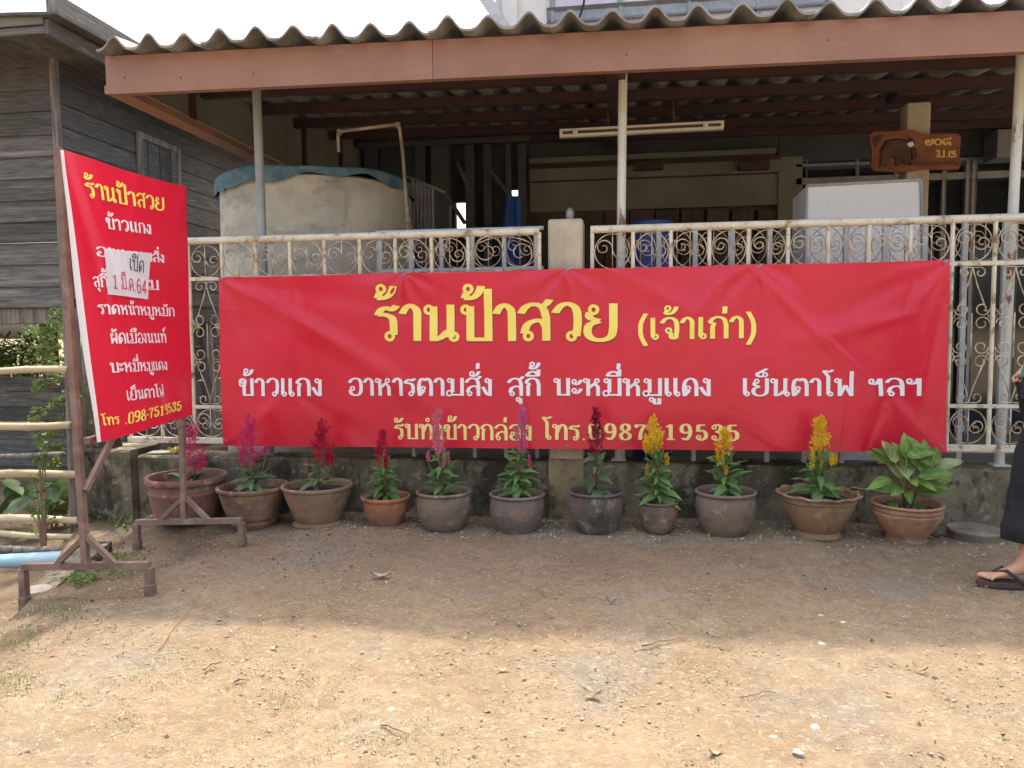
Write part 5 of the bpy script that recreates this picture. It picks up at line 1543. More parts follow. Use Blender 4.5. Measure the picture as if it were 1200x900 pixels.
# weeds by the sign foot and wall
wpts = []
for (cx, cy, nn, sx, sy) in ((135, 655, 40, 22, 8), (290, 612, 14, 30, 3), (120, 640, 26, 12, 6), (60, 712, 18, 25, 6), (225, 605, 22, 12, 5), (175, 600, 14, 10, 6), (20, 745, 14, 20, 7)):
    for _ in range(nn):
        p = G(random.gauss(cx, sx), random.gauss(cy, sy)); wpts.append((p.x, min(p.y, -.06)))
blades('grass', wpts, .008, .030, .0024, M['grass'], 9, .03)
def wf():
    cx, cy, sx, sy = random.choice(((130, 650, 20, 7), (225, 596, 12, 6), (95, 668, 10, 5), (146, 590, 6, 18)))
    p = G(random.gauss(cx, sx), random.gauss(cy, sy)); y = min(p.y, -.07)
    return (p.x, y, ghs(p.x, y) + abs(random.gauss(0, .035)))
o = leaf_cloud('ground_weeds', 900, wf, .008, .02, M['foliage_y']); tag(o, kind='stuff')

# ------------------------------------------------------------------ flower pots in a row
def potmat(name, c1, c2, c3, moss=0.0):
    return mat(name, c1, c2, 9, .85, .7, 35, stains=[(c3, 5, .47, .60, .9, (1, 1, 1.8)), ((.48, .41, .34), 13, .57, .67, .5, U), ((.04, .035, .028), 7, .54, .68, .55 + moss, (1, 1, .6)), ((.40, .32, .24), 3, .56, .7, .35, (1, 1, 2.5))])
PM = {
 'redbrown': potmat('mossy_red_clay', (.27, .11, .085), (.21, .10, .08), (.16, .12, .085)),
 'brown': potmat('brown_clay', (.20, .11, .075), (.16, .085, .06), (.28, .17, .10)),
 'tan': potmat('tan_clay', (.26, .175, .11), (.21, .14, .09), (.30, .16, .09)),
 'orange': potmat('orange_clay', (.42, .17, .085), (.36, .13, .07), (.28, .13, .08)),
 'grey': potmat('grey_brown_clay', (.21, .155, .125), (.17, .125, .105), (.23, .17, .10)),
 'scuffed': potmat('scuffed_grey_clay', (.19, .135, .12), (.155, .115, .10), (.26, .18, .11), .2),
 'dark': potmat('dark_clay', (.115, .085, .085), (.15, .10, .085), (.10, .10, .08), .2),
 'small': potmat('small_brown_clay', (.25, .145, .09), (.19, .12, .08), (.12, .09, .07)),
 'warm': potmat('warm_tan_clay', (.31, .19, .10), (.27, .165, .095), (.22, .135, .09)),
 'bowl': potmat('orange_bowl_clay', (.46, .24, .14), (.38, .20, .12), (.28, .16, .11)),
}
PROF = {
 # outside profile from foot to lip as (radius / rim radius, height fraction)
 'drum': [(.76, 0), (.80, .04), (.84, .30), (.90, .55), (.92, .60), (.94, .64), (.90, .67), (.90, .80), (.93, .84), (.98, .86), (1.0, .90), (1.0, .96), (.98, 1.0)],
 'flare': [(.60, 0), (.615, .03), (.66, .14), (.645, .19), (.70, .24), (.73, .28), (.80, .45), (.88, .68), (.92, .82), (.93, .87), (.98, .90), (1.0, .94), (1.0, .98), (.97, 1.0)],
 'saucer': [(.70, 0), (.72, .02), (.70, .07), (.62, .10), (.66, .16), (.72, .28), (.80, .46), (.88, .66), (.94, .84), (.95, .89), (1.0, .92), (1.0, .98), (.96, 1.0)],
 'plain': [(.58, 0), (.62, .03), (.76, .30), (.86, .55), (.91, .76), (.92, .84), (.97, .87), (1.0, .91), (1.0, .97), (.96, 1.0)],
 'round': [(.62, 0), (.68, .03), (.84, .24), (.94, .46), (.975, .64), (.95, .82), (.90, .90), (.95, .915), (1.0, .945), (1.0, .975), (.95, 1.0)],
 'wavy': [(.55, 0), (.57, .03), (.53, .09), (.50, .13), (.56, .20), (.66, .34), (.77, .52), (.85, .70), (.88, .85), (.90, .90), (.96, .93), (1.0, .965), (.97, 1.0)],
 'bowl': [(.56, 0), (.58, .03), (.55, .10), (.57, .16), (.72, .32), (.86, .50), (.97, .70), (.98, .74), (.94, .78), (.97, .82), (.95, .88), (.93, .90), (1.0, .94), (1.0, .97), (.97, 1.0)],
}
RIM = {'drum': None, 'flare': (30, .022), 'saucer': (30, .022), 'plain': None, 'round': None, 'wavy': (11, .035), 'bowl': (26, .03)}
YPOT = -.27
def flower_pot(xl, xr, yr, yb, kind, m, label, Y=YPOT, relief=None):
    a, b = P(xl, yr, Y), P(xr, yr, Y)
    r = (b.x - a.x) / 2; cx = (a.x + b.x) / 2
    zr = (a.z + b.z) / 2
    prof0 = PROF[kind]; rb = prof0[0][0] * r
    zb = P((xl + xr) / 2, yb, Y - rb).z
    zb = min(max(zb, ghs(cx, Y) - .03), ghs(cx, Y) + .004) if abs(zb - ghs(cx, Y)) > .02 else ghs(cx, Y) - .004
    h = zr - zb
    root = empty('flower_pot', (cx, Y, zb), label, 'flower pot', 'row of potted plants along the wall')
    prof = []
    for i in range(len(prof0) - 1):                         # resample for smooth curves
        for t in (0, .34, .67):
            (r0, z0), (r1, z1) = prof0[i], prof0[i + 1]
            prof.append((r0 + (r1 - r0) * t, z0 + (z1 - z0) * t))
    prof.append(prof0[-1])
    nout = len(prof)
    prof = [(q[0] * r, q[1] * h) for q in prof]
    lipw = .10 if kind == 'drum' else .085
    prof += [(r * (1 - lipw), h * .985), (r * (1 - lipw - .02), h * .9), (r * (1 - lipw - .03), h * .80)]
    rim = RIM[kind]; ph = random.uniform(0, 6); ec = random.uniform(.99, 1.015)
    def fn(th, i, rr, z):
        k = 1 + .008 * math.sin(2 * th + ph) + .003 * math.sin(5 * th + ph * 2)
        zz = z
        if rim and z > h * .89 and i >= nout - 14:
            f = (z / h - .89) / .11
            wv = math.sin(rim[0] * th)
            k += rim[1] * wv * min(1, f * 1.5) * (.6 if kind != 'wavy' else 1)
            if kind == 'wavy': zz += h * .022 * math.sin(rim[0] * th + .8) * f
        if relief == 'flutes' and .08 < z / h < .55 and i < nout: k += .022 * max(0, math.sin(22 * th)) * math.sin((z / h - .08) / .47 * math.pi)
        if relief == 'band' and .5 < z / h < .72 and i < nout: k += .010 * math.sin(16 * th) * math.sin((z / h - .5) / .22 * math.pi) * math.cos(z * 160)
        if i < nout and kind in ('round', 'wavy', 'bowl', 'saucer'): k += .0022 * math.sin(z * 420)       # turning lines
        return rr * k, zz
    MB().lathe(prof, 110 if rim or relief else 64, fn, close=False).build('pot_body', PM[m], root, True, 60)
    # soil, lumpy
    q = MB(); ns, nr = 28, 7; rj = random.Random(int(cx * 1000))
    q.v.append((0, 0, h * .83))
    for i in range(1, nr + 1):
        for k in range(ns):
            th = 2 * math.pi * k / ns; rr = r * (1 - lipw - .01) * i / nr
            q.v.append((rr * math.cos(th), rr * math.sin(th), h * .83 + rj.uniform(-.006, .008) - .006 * i / nr))
    for k in range(ns): q.f.append((0, 1 + k, 1 + (k + 1) % ns)); q.m.append(0)
    for i in range(nr - 1):
        for k in range(ns):
            a_ = 1 + i * ns + k; b_ = 1 + i * ns + (k + 1) % ns; q.f.append((a_, a_ + ns, b_ + ns, b_)); q.m.append(0)
    q.build('soil', M['soil'], root)
    return Vector((cx, Y, zb + h * .83)), r
POTS = [
 (177, 261, 556, 608, 'drum', 'redbrown', 'large mossy red clay pot with a thick carved rim behind the sign stand leg', 'flutes'),
 (258, 335, 568, 619, 'flare', 'brown', 'brown clay pot with pinched rim standing second from the left end of the row', 'band'),
 (333, 411, 567, 621, 'saucer', 'tan', 'olive tan clay pot with frilled rim and spreading foot, crimson flower', 'band'),
 (424, 480, 580, 620, 'plain', 'orange', 'small bright orange terracotta pot, third smallest in the row', None),
 (488, 552, 574, 622, 'round', 'grey', 'rounded grey brown pot with the pale pink flower', None),
 (574, 638, 577, 624, 'round', 'scuffed', 'rounded grey pot with cracked scuff marks left of the concrete pillar foot', None),
 (666, 731, 574, 625, 'round', 'dark', 'darkest rounded clay pot with the dark red flower', None),
 (747, 795, 586, 622, 'round', 'small', 'smallest brown pot with a bushy yellow flowering plant', 'band'),
 (814, 887, 574, 627, 'round', 'grey', 'wide grey brown pot with yellow flower under the end of the phone number', None),
 (911, 1008, 576, 634, 'wavy', 'warm', 'biggest tan pot with a wide wavy scalloped rim and narrow foot', None),
 (1021, 1105, 588, 635, 'bowl', 'bowl', 'orange clay bowl pot with ribbed lip holding the broad leafed plant', None)]
SOIL = []
for (a, b, c, d, k, m, lb_, rel) in POTS:
    SOIL.append(flower_pot(a, b, c, d, k, m, lb_, relief=rel))

# leaves and feathery flower spikes
def lance_mesh(L, W, droop, m, fold=.25):
    q = MB(); n_ = 8
    for i in range(n_ + 1):
        t = i / n_; w_ = W / 2 * max(.03, math.sin(math.pi * t ** .8) ** .9)
        x = L * t * (1 - .15 * t * abs(droop)); z = L * (.12 * t - droop * t * t)
        for k in (-1, 0, 1): q.v.append((x, w_ * k, z + abs(k) * w_ * fold + .003 * math.sin(t * 12 + k)))
    for i in range(n_):
        for k in range(2):
            a_ = i * 3 + k; q.f.append((a_, a_ + 3, a_ + 4, a_ + 1)); q.m.append(0)
    return q.mesh('leaf', M[m], True)
LEAVES = {m: [lance_mesh(.140, .042, .38, m), lance_mesh(.115, .046, .65, m), lance_mesh(.150, .034, .18, m)] for m in ('leaf', 'leafdark')}
def spike_np(H, Rm, n, sl_, seed, taper=.8, lean=(0, 0)):
    r_ = np.random.default_rng(seed)
    n = int(n * 2.0)
    npl = 26                                           # the plume is made of smaller plumes that lean out
    pt = np.sort(r_.random(npl) ** .9) * .82; pa = r_.uniform(0, 6.283, npl); pl = r_.uniform(.14, .26, npl) * (1.15 - .5 * pt)
    which = r_.integers(0, npl + 8, n); main = which >= npl; wi = np.minimum(which, npl - 1)
    t = r_.random(n) ** .85
    prof = np.where(t < .18, .55 + t / .18 * .45, (1 - (t - .18) / .82) ** taper) * (1 + .25 * np.sin(t * 21 + seed) * (t > .1))
    a = r_.uniform(0, 6.283, n); rr_ = Rm * prof * r_.random(n) ** .4
    cx = lean[0] * t * t * H + .003 * np.sin(t * 9 + seed); cy = lean[1] * t * t * H
    c = np.stack([cx + rr_ * .75 * np.cos(a), cy + rr_ * .75 * np.sin(a), H * t], -1)
    f = r_.random(n); env = np.where(pt[wi] < .15, .75, (1 - pt[wi]) ** taper) * Rm
    pr = env * (.25 + .95 * f); th_ = .30 * Rm * (1 - .75 * f); aa = pa[wi]
    jx, jy, jz = (r_.normal(0, .55, n) * th_ for _ in range(3))
    c2 = np.stack([pr * np.cos(aa) + jx + lean[0] * H * pt[wi] ** 2, pr * np.sin(aa) + jy + lean[1] * H * pt[wi] ** 2, H * (pt[wi] + pl[wi] * f ** 1.3) + jz], -1)
    c = np.where(main[:, None], c, c2); a = np.where(main, a, aa)
    d = np.stack([np.cos(a) * .8, np.sin(a) * .8, .9 + .5 * t], -1) + r_.normal(0, .4, (n, 3))
    d /= np.linalg.norm(d, axis=1)[:, None]
    u = np.cross(d, r_.normal(0, 1, (n, 3))); u /= np.linalg.norm(u, axis=1)[:, None]
    s = sl_ * r_.uniform(.5, 1.2, n)[:, None]
    return np.stack([c - d * s * .2, c + u * s * .27 + d * s * .4, c + d * s, c - u * s * .27 + d * s * .4], 1).reshape(-1, 3)
def celosia(k, tip, wpx, ybase, m, leafm, nleaf, label, sides=(), n=900, stemm='stem', sl_=.012, lean=(0, 0), taper=.8, leafspread=1.0, z_low=0.02):
    base, r = SOIL[k]
    top = P(tip[0], tip[1], base.y); fb = P(tip[0], ybase, base.y)
    root = empty('celosia_plant', tuple(base), label, 'plant', 'feathery flowers in the row of pots')
    dx = top.x - base.x
    hb_, ht = fb.z - base.z, top.z - base.z
    q = MB(); q.tube([(0, 0, -.02), (dx * .3, 0, hb_ * .5), (dx * .9, 0, hb_), (dx, 0, hb_ + (ht - hb_) * .6)], [.006, .005, .004, .002], 7)
    q.build('stem', M[stemm], root, True)
    Wm = (P(tip[0] + wpx / 2, ybase, base.y).x - P(tip[0] - wpx / 2, ybase, base.y).x) / 2 * 1.28
    v = spike_np(ht - hb_, Wm, n, sl_, k + 1, taper, lean)
    o_ = link_mesh('flower_spike', np_mesh('flower_spike', v, np.arange(len(v)).reshape(-1, 4), M[m]), root, (dx, 0, hb_))
    for (sx, sy0, sy1, w_) in sides:
        a_ = P(sx, sy1, base.y) - base; b_ = P(sx, sy0, base.y) - base
        yy = random.uniform(-.03, .02)
        v = spike_np(b_.z - a_.z, w_ * .0042 / 2, 160, .010, k * 7 + sx % 13, .7)
        link_mesh('flower_spike', np_mesh('flower_spike', v, np.arange(len(v)).reshape(-1, 4), M[m]), root, (a_.x, yy, a_.z))
        q = MB(); q.tube([(dx * .3, 0, hb_ * .2), (a_.x * .7, yy * .5, a_.z * .6), (a_.x, yy, a_.z)], [.004, .003, .002], 5); q.build('stem', M[stemm], root, True)
    rj = random.Random(k * 5 + 2); nleaf = int(nleaf * 1.6)
    for i in range(nleaf):
        t = i / nleaf; a_ = i * 2.4 + rj.uniform(-.4, .4)
        z = z_low + (hb_ * 1.05 - z_low) * t
        sc = (1.15 - .6 * t) * rj.uniform(.7, 1.15) * leafspread; tilt = R(-30 * math.sin(a_))
        lm_ = LEAVES[leafm][rj.randrange(3)]
        o2 = link_mesh('leaf', lm_, root, (dx * .5 * t + .006 * math.cos(a_), .006 * math.sin(a_), z), (.5 * math.cos(a_) + rj.uniform(-.4, .4), R(-12 - 30 * t + rj.uniform(-20, 20)) + tilt, a_), sc)
    return root
celosia(0, (226, 494), 24, 566, 'magenta', 'leafdark', 14, 'magenta feathery flower half hidden behind the far leg of the sign stand', sides=((237, 530, 552, 10), (214, 500, 530, 10)), leafspread=1.2)
celosia(1, (291, 484), 23, 551, 'mauve' if 0 else 'magenta', 'leafdark', 15, 'tall magenta pink feathery flower with drooping grey green leaves in the brown pot', sides=((284, 522, 546, 11), (311, 522, 536, 7)), leafspread=1.25)
celosia(2, (377, 490), 22, 542, 'crimson', 'leafdark', 16, 'crimson feathery flower with small red side tufts in the tan pot', sides=((364, 540, 552, 9), (384, 532, 548, 12), (390, 530, 545, 8)), leafspread=1.0)
celosia(3, (448, 503), 15, 548, 'crimson', 'leaf', 24, 'short crimson flower with bright leaves in the orange terracotta pot', sides=((452, 536, 550, 6),), leafspread=1.0, n=600)
celosia(4, (512, 478), 13, 536, 'pink', 'leaf', 20, 'slim pale pink flower spike with reddish tufts', sides=((503, 528, 540, 5), (521, 536, 548, 6), (524, 530, 545, 5)), n=600, taper=.6)
celosia(5, (611, 474), 14, 533, 'mauve', 'leaf', 30, 'slim mauve pink flower spike over a dense clump of leaves', sides=((600, 532, 545, 5), (620, 534, 548, 5), (608, 545, 560, 5)), n=600, taper=.6, stemm='redstem')
celosia(6, (699, 478), 14, 535, 'darkred', 'leafdark', 14, 'dark red flower spike with long spread leaves in the darkest pot', n=650, taper=.6, stemm='redstem', leafspread=1.15)
celosia(7, (767, 486), 20, 532, 'yflower', 'leaf', 34, 'bright yellow flower over a full leafy bush in the smallest pot', sides=((757, 508, 532, 9), (781, 530, 545, 7), (759, 545, 558, 6), (773, 504, 528, 9)), n=700, sl_=.014)
celosia(8, (849, 502), 19, 534, 'yflower', 'leaf', 22, 'orange yellow flower with thin leaves left of the biggest pot', sides=((846, 532, 550, 8), (841, 528, 545, 6), (850, 545, 556, 5)), n=600, sl_=.013)
celosia(9, (962, 487), 24, 532, 'yflower', 'leaf', 20, 'tallest yellow flower with several side tufts in the wavy rimmed pot', sides=((950, 524, 548, 8), (973, 530, 545, 7), (979, 534, 546, 6), (961, 528, 548, 7)), n=850, sl_=.014, leafspread=1.1)

# broad-leafed plant
base, r = SOIL[10]
dp = empty('broad_leaf_plant', tuple(base), 'leafy green plant with broad pointed leaves in the orange bowl', 'plant')
def broad_mesh(L, W, m, droop):
    q = MB(); n_ = 10
    for i in range(n_ + 1):
        t = i / n_; w_ = W / 2 * max(.02, math.sin(math.pi * t ** .75) ** .75)
        z = L * (.05 * t - droop * t * t)
        for k in (-1, -.5, 0, .5, 1): q.v.append((L * t, w_ * k, z + abs(k) * w_ * .28 + .004 * math.sin(t * 10 + k * 4)))
    for i in range(n_):
        for k in range(4):
            a_ = i * 5 + k; q.f.append((a_, a_ + 5, a_ + 6, a_ + 1)); q.m.append(0)
    return q.mesh('leaf', M[m], True)
BLM = [broad_mesh(.155, .072, 'leafbig', .45), broad_mesh(.17, .078, 'leafbig', .25), broad_mesh(.145, .066, 'leafbig', .65), broad_mesh(.16, .07, 'leafpale', .4)]
rj = random.Random(12)
TIPS = [(1042, 508, -95, 0), (1030, 548, -140, 2), (1032, 530, 175, 0), (1060, 530, -70, 3), (1075, 512, -50, 1), (1050, 556, -120, 1), (1085, 520, -20, 0), (1100, 545, -10, 1), (1122, 534, 0, 3), (1118, 552, 10, 2), (1068, 545, -85, 1),
        (1092, 562, -40, 0), (1045, 575, -100, 2), (1078, 580, -90, 2), (1026, 528, 165, 2), (1110, 562, -15, 0), (1062, 515, 120, 0), (1090, 530, 60, 1), (1075, 535, 90, 1), (1048, 530, 140, 1), (1104, 530, 40, 0), (1040, 545, 150, 3), (1056, 540, 100, 3), (1070, 528, 80, 1), (1035, 525, 110, 3), (1088, 548, -60, 2), (1100, 556, -30, 0), (1064, 560, -90, 0), (1036, 560, -150, 2), (1050, 520, 110, 0)]
for i, (tx, ty, az, mi) in enumerate(TIPS):
    dy = (-.07 if az < 0 else .05) * rj.uniform(.4, 1.2)
    p = P(1063 + (tx - 1063) * .88, ty + 6, base.y + dy) - base
    org = Vector((rj.uniform(-.03, .03), rj.uniform(-.02, .03), 0))
    dirn = Vector((math.cos(R(az)), math.sin(R(az)), 0))
    att = p - dirn * .08 + Vector((0, 0, -.045))
    q = MB(); q.tube([org, org.lerp(att, .5) + Vector((0, 0, .02)), att], [.0045, .0035, .003], 6); q.build('leaf_stalk', M['stem'], dp, True)
    link_mesh('leaf', BLM[mi], dp, tuple(att), (.95 * math.cos(R(az)) + rj.uniform(-.3, .3), R(-42 * math.sin(R(az)) - 30 + rj.uniform(-18, 14)), R(az)), rj.uniform(.8, 1.1))
for (sx, sy, ex, ey) in ((1050, 585, 1005, 572),):        # one long runner with a pale leaf
    a_ = P(sx, sy, base.y - .05) - base; b_ = P(ex, ey, base.y - .10) - base
    q = MB(); q.tube([a_, a_.lerp(b_, .5) + Vector((0, 0, .02)), b_], .0028, 6); q.build('leaf_stalk', M['stem'], dp, True)
    link_mesh('leaf', BLM[3], dp, tuple(b_), (.5, R(-10), R(185)), .42)
rj = random.Random(3)
q = MB()
for i in range(70):
    a_ = rj.uniform(0, 6.28); rr_ = rj.uniform(.01, .11); h_ = rj.uniform(.03, .09)
    x, y = rr_ * math.cos(a_), rr_ * math.sin(a_); dx_, dy_ = rj.uniform(-.04, .04), rj.uniform(-.04, .04)
    q.poly([(x - .0015, y, -.005), (x + .0015, y, -.005), (x + dx_, y + dy_, h_)])
q.build('undergrowth', M['leafdark'], dp)['kind'] = 'stuff'

# round clay lid lying by the wall
lc = G(1143, 634); lc.y = -.22
lcx = P(1143, 628, lc.y).x; lr = (P(1176, 628, lc.y).x - P(1110, 628, lc.y).x) / 2
ld = MB(); gz_ = ghs(lcx, lc.y)
ld.lathe([(lr * .90, -.01), (lr * .93, .01), (lr * .96, .034), (lr * 1.0, .040), (lr * 1.0, .050), (lr * .96, .054), (lr * .88, .048), (lr * .5, .047), (.01, .050)], 44, lambda th, i, r_, z: (r_ * (1 + .006 * math.sin(3 * th)), z + (.0015 * math.sin(th * 7 + i))))
ld = ld.build('clay_basin_lid', M['saucerc'], None, True, 45, loc=(lcx, lc.y, gz_))
tag(ld, 'round flat clay lid lying at the foot of the wall beside the walking person', 'lid')
q = MB(); q.tube([(0, 0, .01), (.05, .01, .02), (.10, .0, .012), (.13, .0, .01)], [.012, .02, .016, .008], 8)
sh = q.build('clay_shard', M['saucerc'], None, True, loc=(P(1093, 632, -.2).x, -.2, ghs(P(1093, 632, -.2).x, -.2)))
tag(sh, 'broken flat clay piece between the bowl pot and the round clay lid', 'shard')

# single stones, twigs and fallen leaves that can be told apart
def stone(px_, py_, r_, label, m='stone', group='loose stones on the dirt'):
    p = G(px_, py_); q = MB(); rj = random.Random(px_)
    n_, k_ = 9, 6
    vs = [(0, 0, r_ * .7)]
    q.lathe([(r_ * .7, -.006), (r_ * 1.05, r_ * .15), (r_ * .85, r_ * .5), (r_ * .3, r_ * .72)], 9, lambda th, i, a_, z: (a_ * rj.uniform(.82, 1.15), z))
    o_ = q.build('stone', M[m], None, False, loc=(p.x, p.y, ghs(p.x, p.y)), rot=(0, 0, rj.uniform(0, 6)))
    o_.scale = (1, .75, .8)
    return tag(o_, label, 'stone', group)
stone(458, 834, .016, 'small white stone alone near the bottom of the picture in the sunlit dirt')
stone(962, 724, .014, 'whitish stone just above the shadow edge right of centre, upper of two')
stone(988, 733, .014, 'grey stone just below the whitish one near the shadow edge')
stone(745, 700, .014, 'pale stone in the shaded dirt below the dark pot')
stone(453, 683, .012, 'flat pale stone beside the folded dry leaf in the shade')
stone(963, 759, .016, 'pale flat stone right on the shadow edge')
stone(935, 885, .018, 'dark grey stone at the bottom edge among grass tips')
stone(320, 761, .013, 'cream pebble in the sunlit dirt at left below the shadow edge')
stone(277, 718, .008, 'tiny pale pebble in the shaded dirt at left, left of a pair')
stone(304, 721, .010, 'tiny pale pebble in the shaded dirt at left, right of a pair')
stone(955, 858, .017, 'grey stone in the pebble cluster low in the picture')
stone(906, 866, .013, 'brown stone left of the grey pebble cluster')
p = G(45, 703, -.12); 
q = MB(); q.lathe([(.05, -.03), (.075, .0), (.07, .035), (.03, .05)], 10, lambda th, i, a_, z: (a_ * (1 + .15 * math.sin(2 * th) + .05 * math.sin(5 * th)), z))
o_ = q.build('stone', M['stone'], None, True, 50, loc=(p.x, p.y, -.10)); tag(o_, 'greenish grey rock under the near foot of the sign stand', 'stone')
def twig(x0, y0, x1, y1, r_, label):
    a_, b_ = G(x0, y0), G(x1, y1); q = MB(); rj = random.Random(x0)
    pts = []
    for i in range(7):
        t = i / 6; p = a_.lerp(b_, t); pts.append((p.x + rj.uniform(-.008, .008), p.y + rj.uniform(-.008, .008), ghs(p.x, p.y) + r_ + .004 + .008 * math.sin(t * 3)))
    q.tube(pts, [r_ * (1 - .5 * i / 6) for i in range(7)], 6)
    o_ = q.build('twig', M['twig'], None, True); return tag(o_, label, 'twig', 'dry twigs on the dirt')
twig(186, 766, 236, 696, .0022, 'long thin straight strip standing in for a shadow line on the dirt at left')  # thin brown strip put in for a narrow cast shadow
twig(449, 853, 479, 869, .003, 'pale short twig near the bottom, right of the white stone')
twig(752, 766, 806, 757, .0035, 'crooked twig at the shadow edge near the middle')
twig(238, 787, 262, 779, .004, 'dark crooked twig in the sun at left')
twig(276, 800, 292, 798, .004, 'short thick stick in the sun, right of the dark crooked twig')
twig(868, 820, 906, 816, .0022, 'thin twig in the sunlit dirt right of centre')
def dry_leaf(px_, py_, L, a_, label, m='litter'):
    p = G(px_, py_); q = MB()
    for i in range(5):
        t = i / 4; w_ = L * .22 * math.sin(math.pi * (t * .9 + .05))
        for k in (-1, 0, 1): q.v.append((L * (t - .5), w_ * k, .004 + abs(k) * L * .10 + .01 * (t - .5) ** 2 * 8))
    for i in range(4):
        for k in range(2): b_ = i * 3 + k; q.f.append((b_, b_ + 3, b_ + 4, b_ + 1)); q.m.append(0)
    o_ = q.build('fallen_leaf', M[m], None, True, loc=(p.x, p.y, ghs(p.x, p.y) + .002), rot=(0, 0, a_)); return tag(o_, label, 'leaf', 'fallen dry leaves')
dry_leaf(447, 678, .10, .1, 'folded pale grey dry leaf in the shade below the pink flowered pot', 'stone')
dry_leaf(589, 791, .05, .3, 'curled brown leaf in the sun below the twig, left one')
dry_leaf(695, 819, .055, -.1, 'dark dry leaf in the sun below the crooked middle twig')
dry_leaf(1078, 795, .05, -.7, 'dark curled leaf in the sun at right')
dry_leaf(838, 886, .05, .6, 'brown leaf at the bottom near the grass')
dry_leaf(658, 700, .04, .2, 'small brown leaf in the middle of the shaded dirt')
dry_leaf(716, 714, .045, .0, 'dark round leaf in the shaded dirt below the smallest pot')

# things lying in the gap behind the left pot
p = P(190, 535, .12)
q = MB(); q.bbox((-.10, -.05, 0), (.10, .06, .012), .003)
o_ = q.build('cardboard_scrap', M['cream_wall'], None, loc=(p.x, .14, WT + .001), rot=(0, R(0), .2)); tag(o_, 'flat pale cardboard scrap lying on the wall top behind the carved pot', 'cardboard')
q = MB(); rj = random.Random(2)
for k in range(10): q.tube([(rj.uniform(-.05, .05), rj.uniform(-.02, .02), .003), (rj.uniform(-.04, .04), rj.uniform(-.02, .02), rj.uniform(.02, .04)), (rj.uniform(-.05, .05), 0, .008)], .0035, 5)
o_ = q.build('straw_tangle', M['yellow'], None, True, loc=(P(204, 528, .14).x, .14, WT + .012)); tag(o_, 'tangle of yellow string on the wall top behind the carved pot', 'string')

# ------------------------------------------------------------------ person walking out of the picture on the right
ft = G(1176, 684)
ps = empty('person', (ft.x + .06, ft.y, ghs(ft.x, ft.y)), 'person in wide black cropped trousers and brown sandals walking left with a plastic bag', 'person', rz=math.pi - R(4))
def skin_obj(name, verts, edges, radii, m, parent, sub=2):
    me = bpy.data.meshes.new(name); me.from_pydata([tuple(v) for v in verts], edges, []); me.update()
    o_ = link_mesh(name, me, parent)
    md = o_.modifiers.new('skin', 'SKIN'); md.use_smooth_shade = True; md.branch_smoothing = .6
    for i, sv in enumerate(me.skin_vertices[0].data):
        r_ = radii[i]; sv.radius = r_ if hasattr(r_, '__len__') else (r_, r_); sv.use_root = (i == 0)
    sm = o_.modifiers.new('sub', 'SUBSURF'); sm.levels = sub; sm.render_levels = sub
    dg = bpy.context.evaluated_depsgraph_get(); ev = o_.evaluated_get(dg)
    m2 = bpy.data.meshes.new_from_object(ev); o_.modifiers.clear(); o_.data = m2
    m2.materials.clear(); m2.materials.append(M[m])
    m2.polygons.foreach_set('use_smooth', [True] * len(m2.polygons))
    return o_
vs, es, rs = [], [], []
def jv(p, r_, par=None):
    vs.append(p); rs.append(r_)
    if par is not None: es.append((par, len(vs) - 1))
    return len(vs) - 1
pel = jv((-.10, 0, .93), (.12, .10))
wst = jv((-.10, 0, 1.06), (.11, .085), pel); cst = jv((-.10, 0, 1.24), (.12, .09), wst); sho = jv((-.10, 0, 1.35), (.09, .06), cst)
nk = jv((-.09, 0, 1.43), .047, sho); nk2 = jv((-.085, 0, 1.485), .048, nk)
hd1 = jv((-.075, 0, 1.53), (.062, .07), nk2); hd2 = jv((-.075, 0, 1.60), (.072, .088), hd1); hd3 = jv((-.08, 0, 1.665), (.055, .065), hd2)
ns_ = jv((.020, 0, 1.575), .011, hd2)
for s_ in (-1, 1): jv((-.085, s_ * .082, 1.585), .012, hd2)
for s_, fx in ((1, .0), (-1, -.34)):
    hp_ = jv((-.09, s_ * .095, .88), .088, pel)
    kn = jv((.5 * (fx - .09) + .06, s_ * .085, .48), .056, hp_)
    cf = jv((.8 * fx + .0 - .02, s_ * .08, .33), .051, kn)
    lift_ = 0 if s_ > 0 else .05
    an = jv((fx, s_ * .08, .095 + lift_), .034, cf)
    he = jv((fx - .030, s_ * .08, .052 + lift_), .031, an)
    mf = jv((fx + .075, s_ * .082, .060), (.034, .027), an)
    bl = jv((fx + .130, s_ * .085, .042), (.039, .017), mf)
    for j in range(5):
        yy = s_ * (.085 - .030 + .0155 * j); ln = (.062, .055, .048, .040, .030)[j]
        t1_ = jv((fx + .130 + ln * .55, yy, .038), .0125 if j == 0 else .0088, bl)
        jv((fx + .130 + ln, yy, .032), .011 if j == 0 else .0078, t1_)
for s_ in (1, -1):
    sh_ = jv((-.11, s_ * .15, 1.35), .046, sho)
    el = jv((-.15, s_ * .205, 1.12), .036, sh_)
    wr_ = jv((-.06, s_ * .19, 1.01), .024, el)
    pm_ = jv((-.015, s_ * .185, .975), (.034, .016), wr_)
    for j in range(4):
        yy = s_ * (.185 + .0); fx0 = (.095 - .012 * j, .205 - .0, .955)
        a1 = jv((.018 - .016 * j, s_ * .178 + .004 * j, .945 - .004 * j), .0085, pm_)
        a2 = jv((.014 - .016 * j, s_ * .160, .925 - .003 * j), .008, a1)
        jv((.002 - .014 * j, s_ * .150, .935 - .003 * j), .007, a2)
    th_ = jv((-.020, s_ * .160, .975), .0095, wr_); jv((.002, s_ * .148, .960), .008, th_)
skin_obj('body', vs, es, rs, 'skin', ps, 2)
